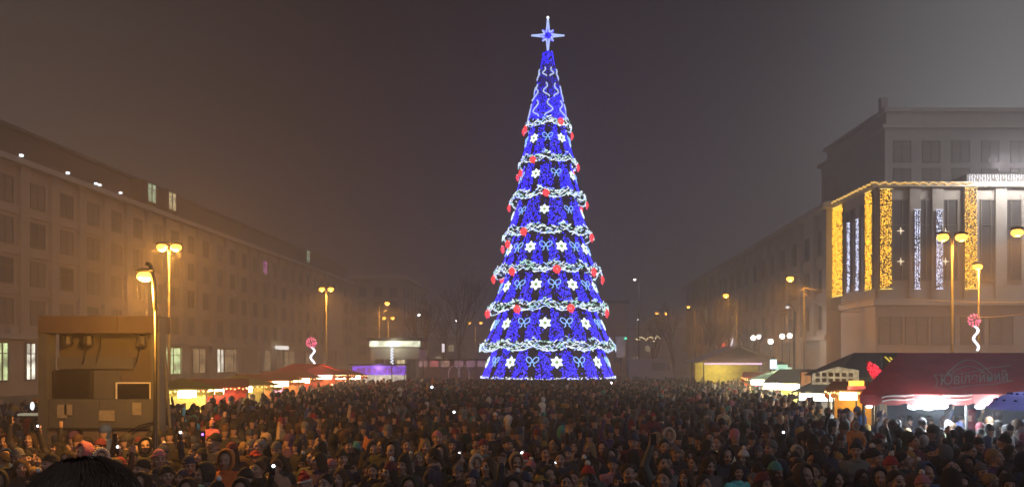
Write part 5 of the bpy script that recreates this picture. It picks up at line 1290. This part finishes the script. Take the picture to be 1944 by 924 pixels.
for x, y in rest:
    arm = pr.choices((0, 1, 2), (86, 6, 8))[0]; V, FA, RG2 = TPL[(arm, pr.choices((0, 1, 2), (58, 20, 22))[0])]
    rz = pr.gauss(0, .5) if pr.random() < .75 else pr.uniform(-3.1, 3.1); k = pr.uniform(.88, 1.08) * (1 if pr.random() > .06 else .75); c, s = math.cos(rz), math.sin(rz)
    W = np.stack([(V[:, 0] * c - V[:, 1] * s) * k + x, (V[:, 0] * s + V[:, 1] * c) * k + y, V[:, 2] * k], 1)
    if pr.random() < .025: W[:, 2] += .0
    jc = np.array(pr.choices(JCOL, JW)[0][1]) * 1.25; gc = np.array(pr.choices(GCOL, GW)[0][1] if pr.random() < .55 else pr.choices(HCOL, HW)[0][1]); sk = np.array((.44, .28, .21)) * pr.uniform(.6, 1.15)
    pal = np.stack([jc, np.array((.02, .022, .03)), sk, gc])
    VV.append(W); FF.append(FA + vo_); CC.append(pal[RG2]); vo_ += len(W)
VV = np.concatenate(VV); FF = np.concatenate(FF); CC = np.concatenate(CC)
cm = np_mesh('crowd', VV, FF, [mat('crowd_cloth', (0, 0, 0), .8, .2, 9, objcol='attr')], None, True)
at_ = cm.attributes.new('col', 'FLOAT_COLOR', 'FACE'); at_.data.foreach_set('color', np.concatenate([CC, np.ones((len(CC), 1))], 1).astype(np.float32).ravel())
co_ = link('crowd', cm); tag(co_, 'dense crowd in dark winter clothes filling the square up to the tree', 'crowd', None, 'stuff')
# bright phone lights far back in the crowd
for px, py, m_, lab in ((1160, 727, e_ph, 'white phone light in the far crowd just right of the foot of the tree'), (862, 783, e_ph, 'white phone light in the crowd left below the tree'), (385, 826, emis('violet_phone', (.6, .2, 1), 2.5, False), 'violet phone light in the crowd near the brown booth'), (1487, 822, e_ph, 'small white phone light in the crowd left of the beer tent'), (820, 735, e_ph, 'tiny white phone light in the far crowd left of the tree')):
    d = (CAMH - 1.95) * F / (py - HOR); p = P(px, py, d); b = MB().box((-.04, 0, -.075), (.04, .012, .075)); b.ball((0, -.01, .02), .045 * d / 26, 8, 5, 1)
    tag(b.build('phone', [m_ph, m_], None, p), lab, 'phone')

# ------------------------------------------------------------------ haze: even thin night mist lit by the lamps
hz = MB().box((-296, -56, -1.0), (296, 426, 34.0)).build('haze', [])
hm = bpy.data.materials.new('haze'); hm.use_nodes = True; t = hm.node_tree; t.nodes.clear()
o_ = t.nodes.new('ShaderNodeOutputMaterial'); pv_ = t.nodes.new('ShaderNodeVolumePrincipled')
pv_.inputs['Color'].default_value = (.82, .82, .90, 1); pv_.inputs['Density'].default_value = .0070; pv_.inputs['Anisotropy'].default_value = .15
t.links.new(pv_.outputs[0], o_.inputs['Volume']); hz.data.materials.append(hm); hz['kind'] = 'stuff'
hz['label'] = 'thin even night haze over the whole square'
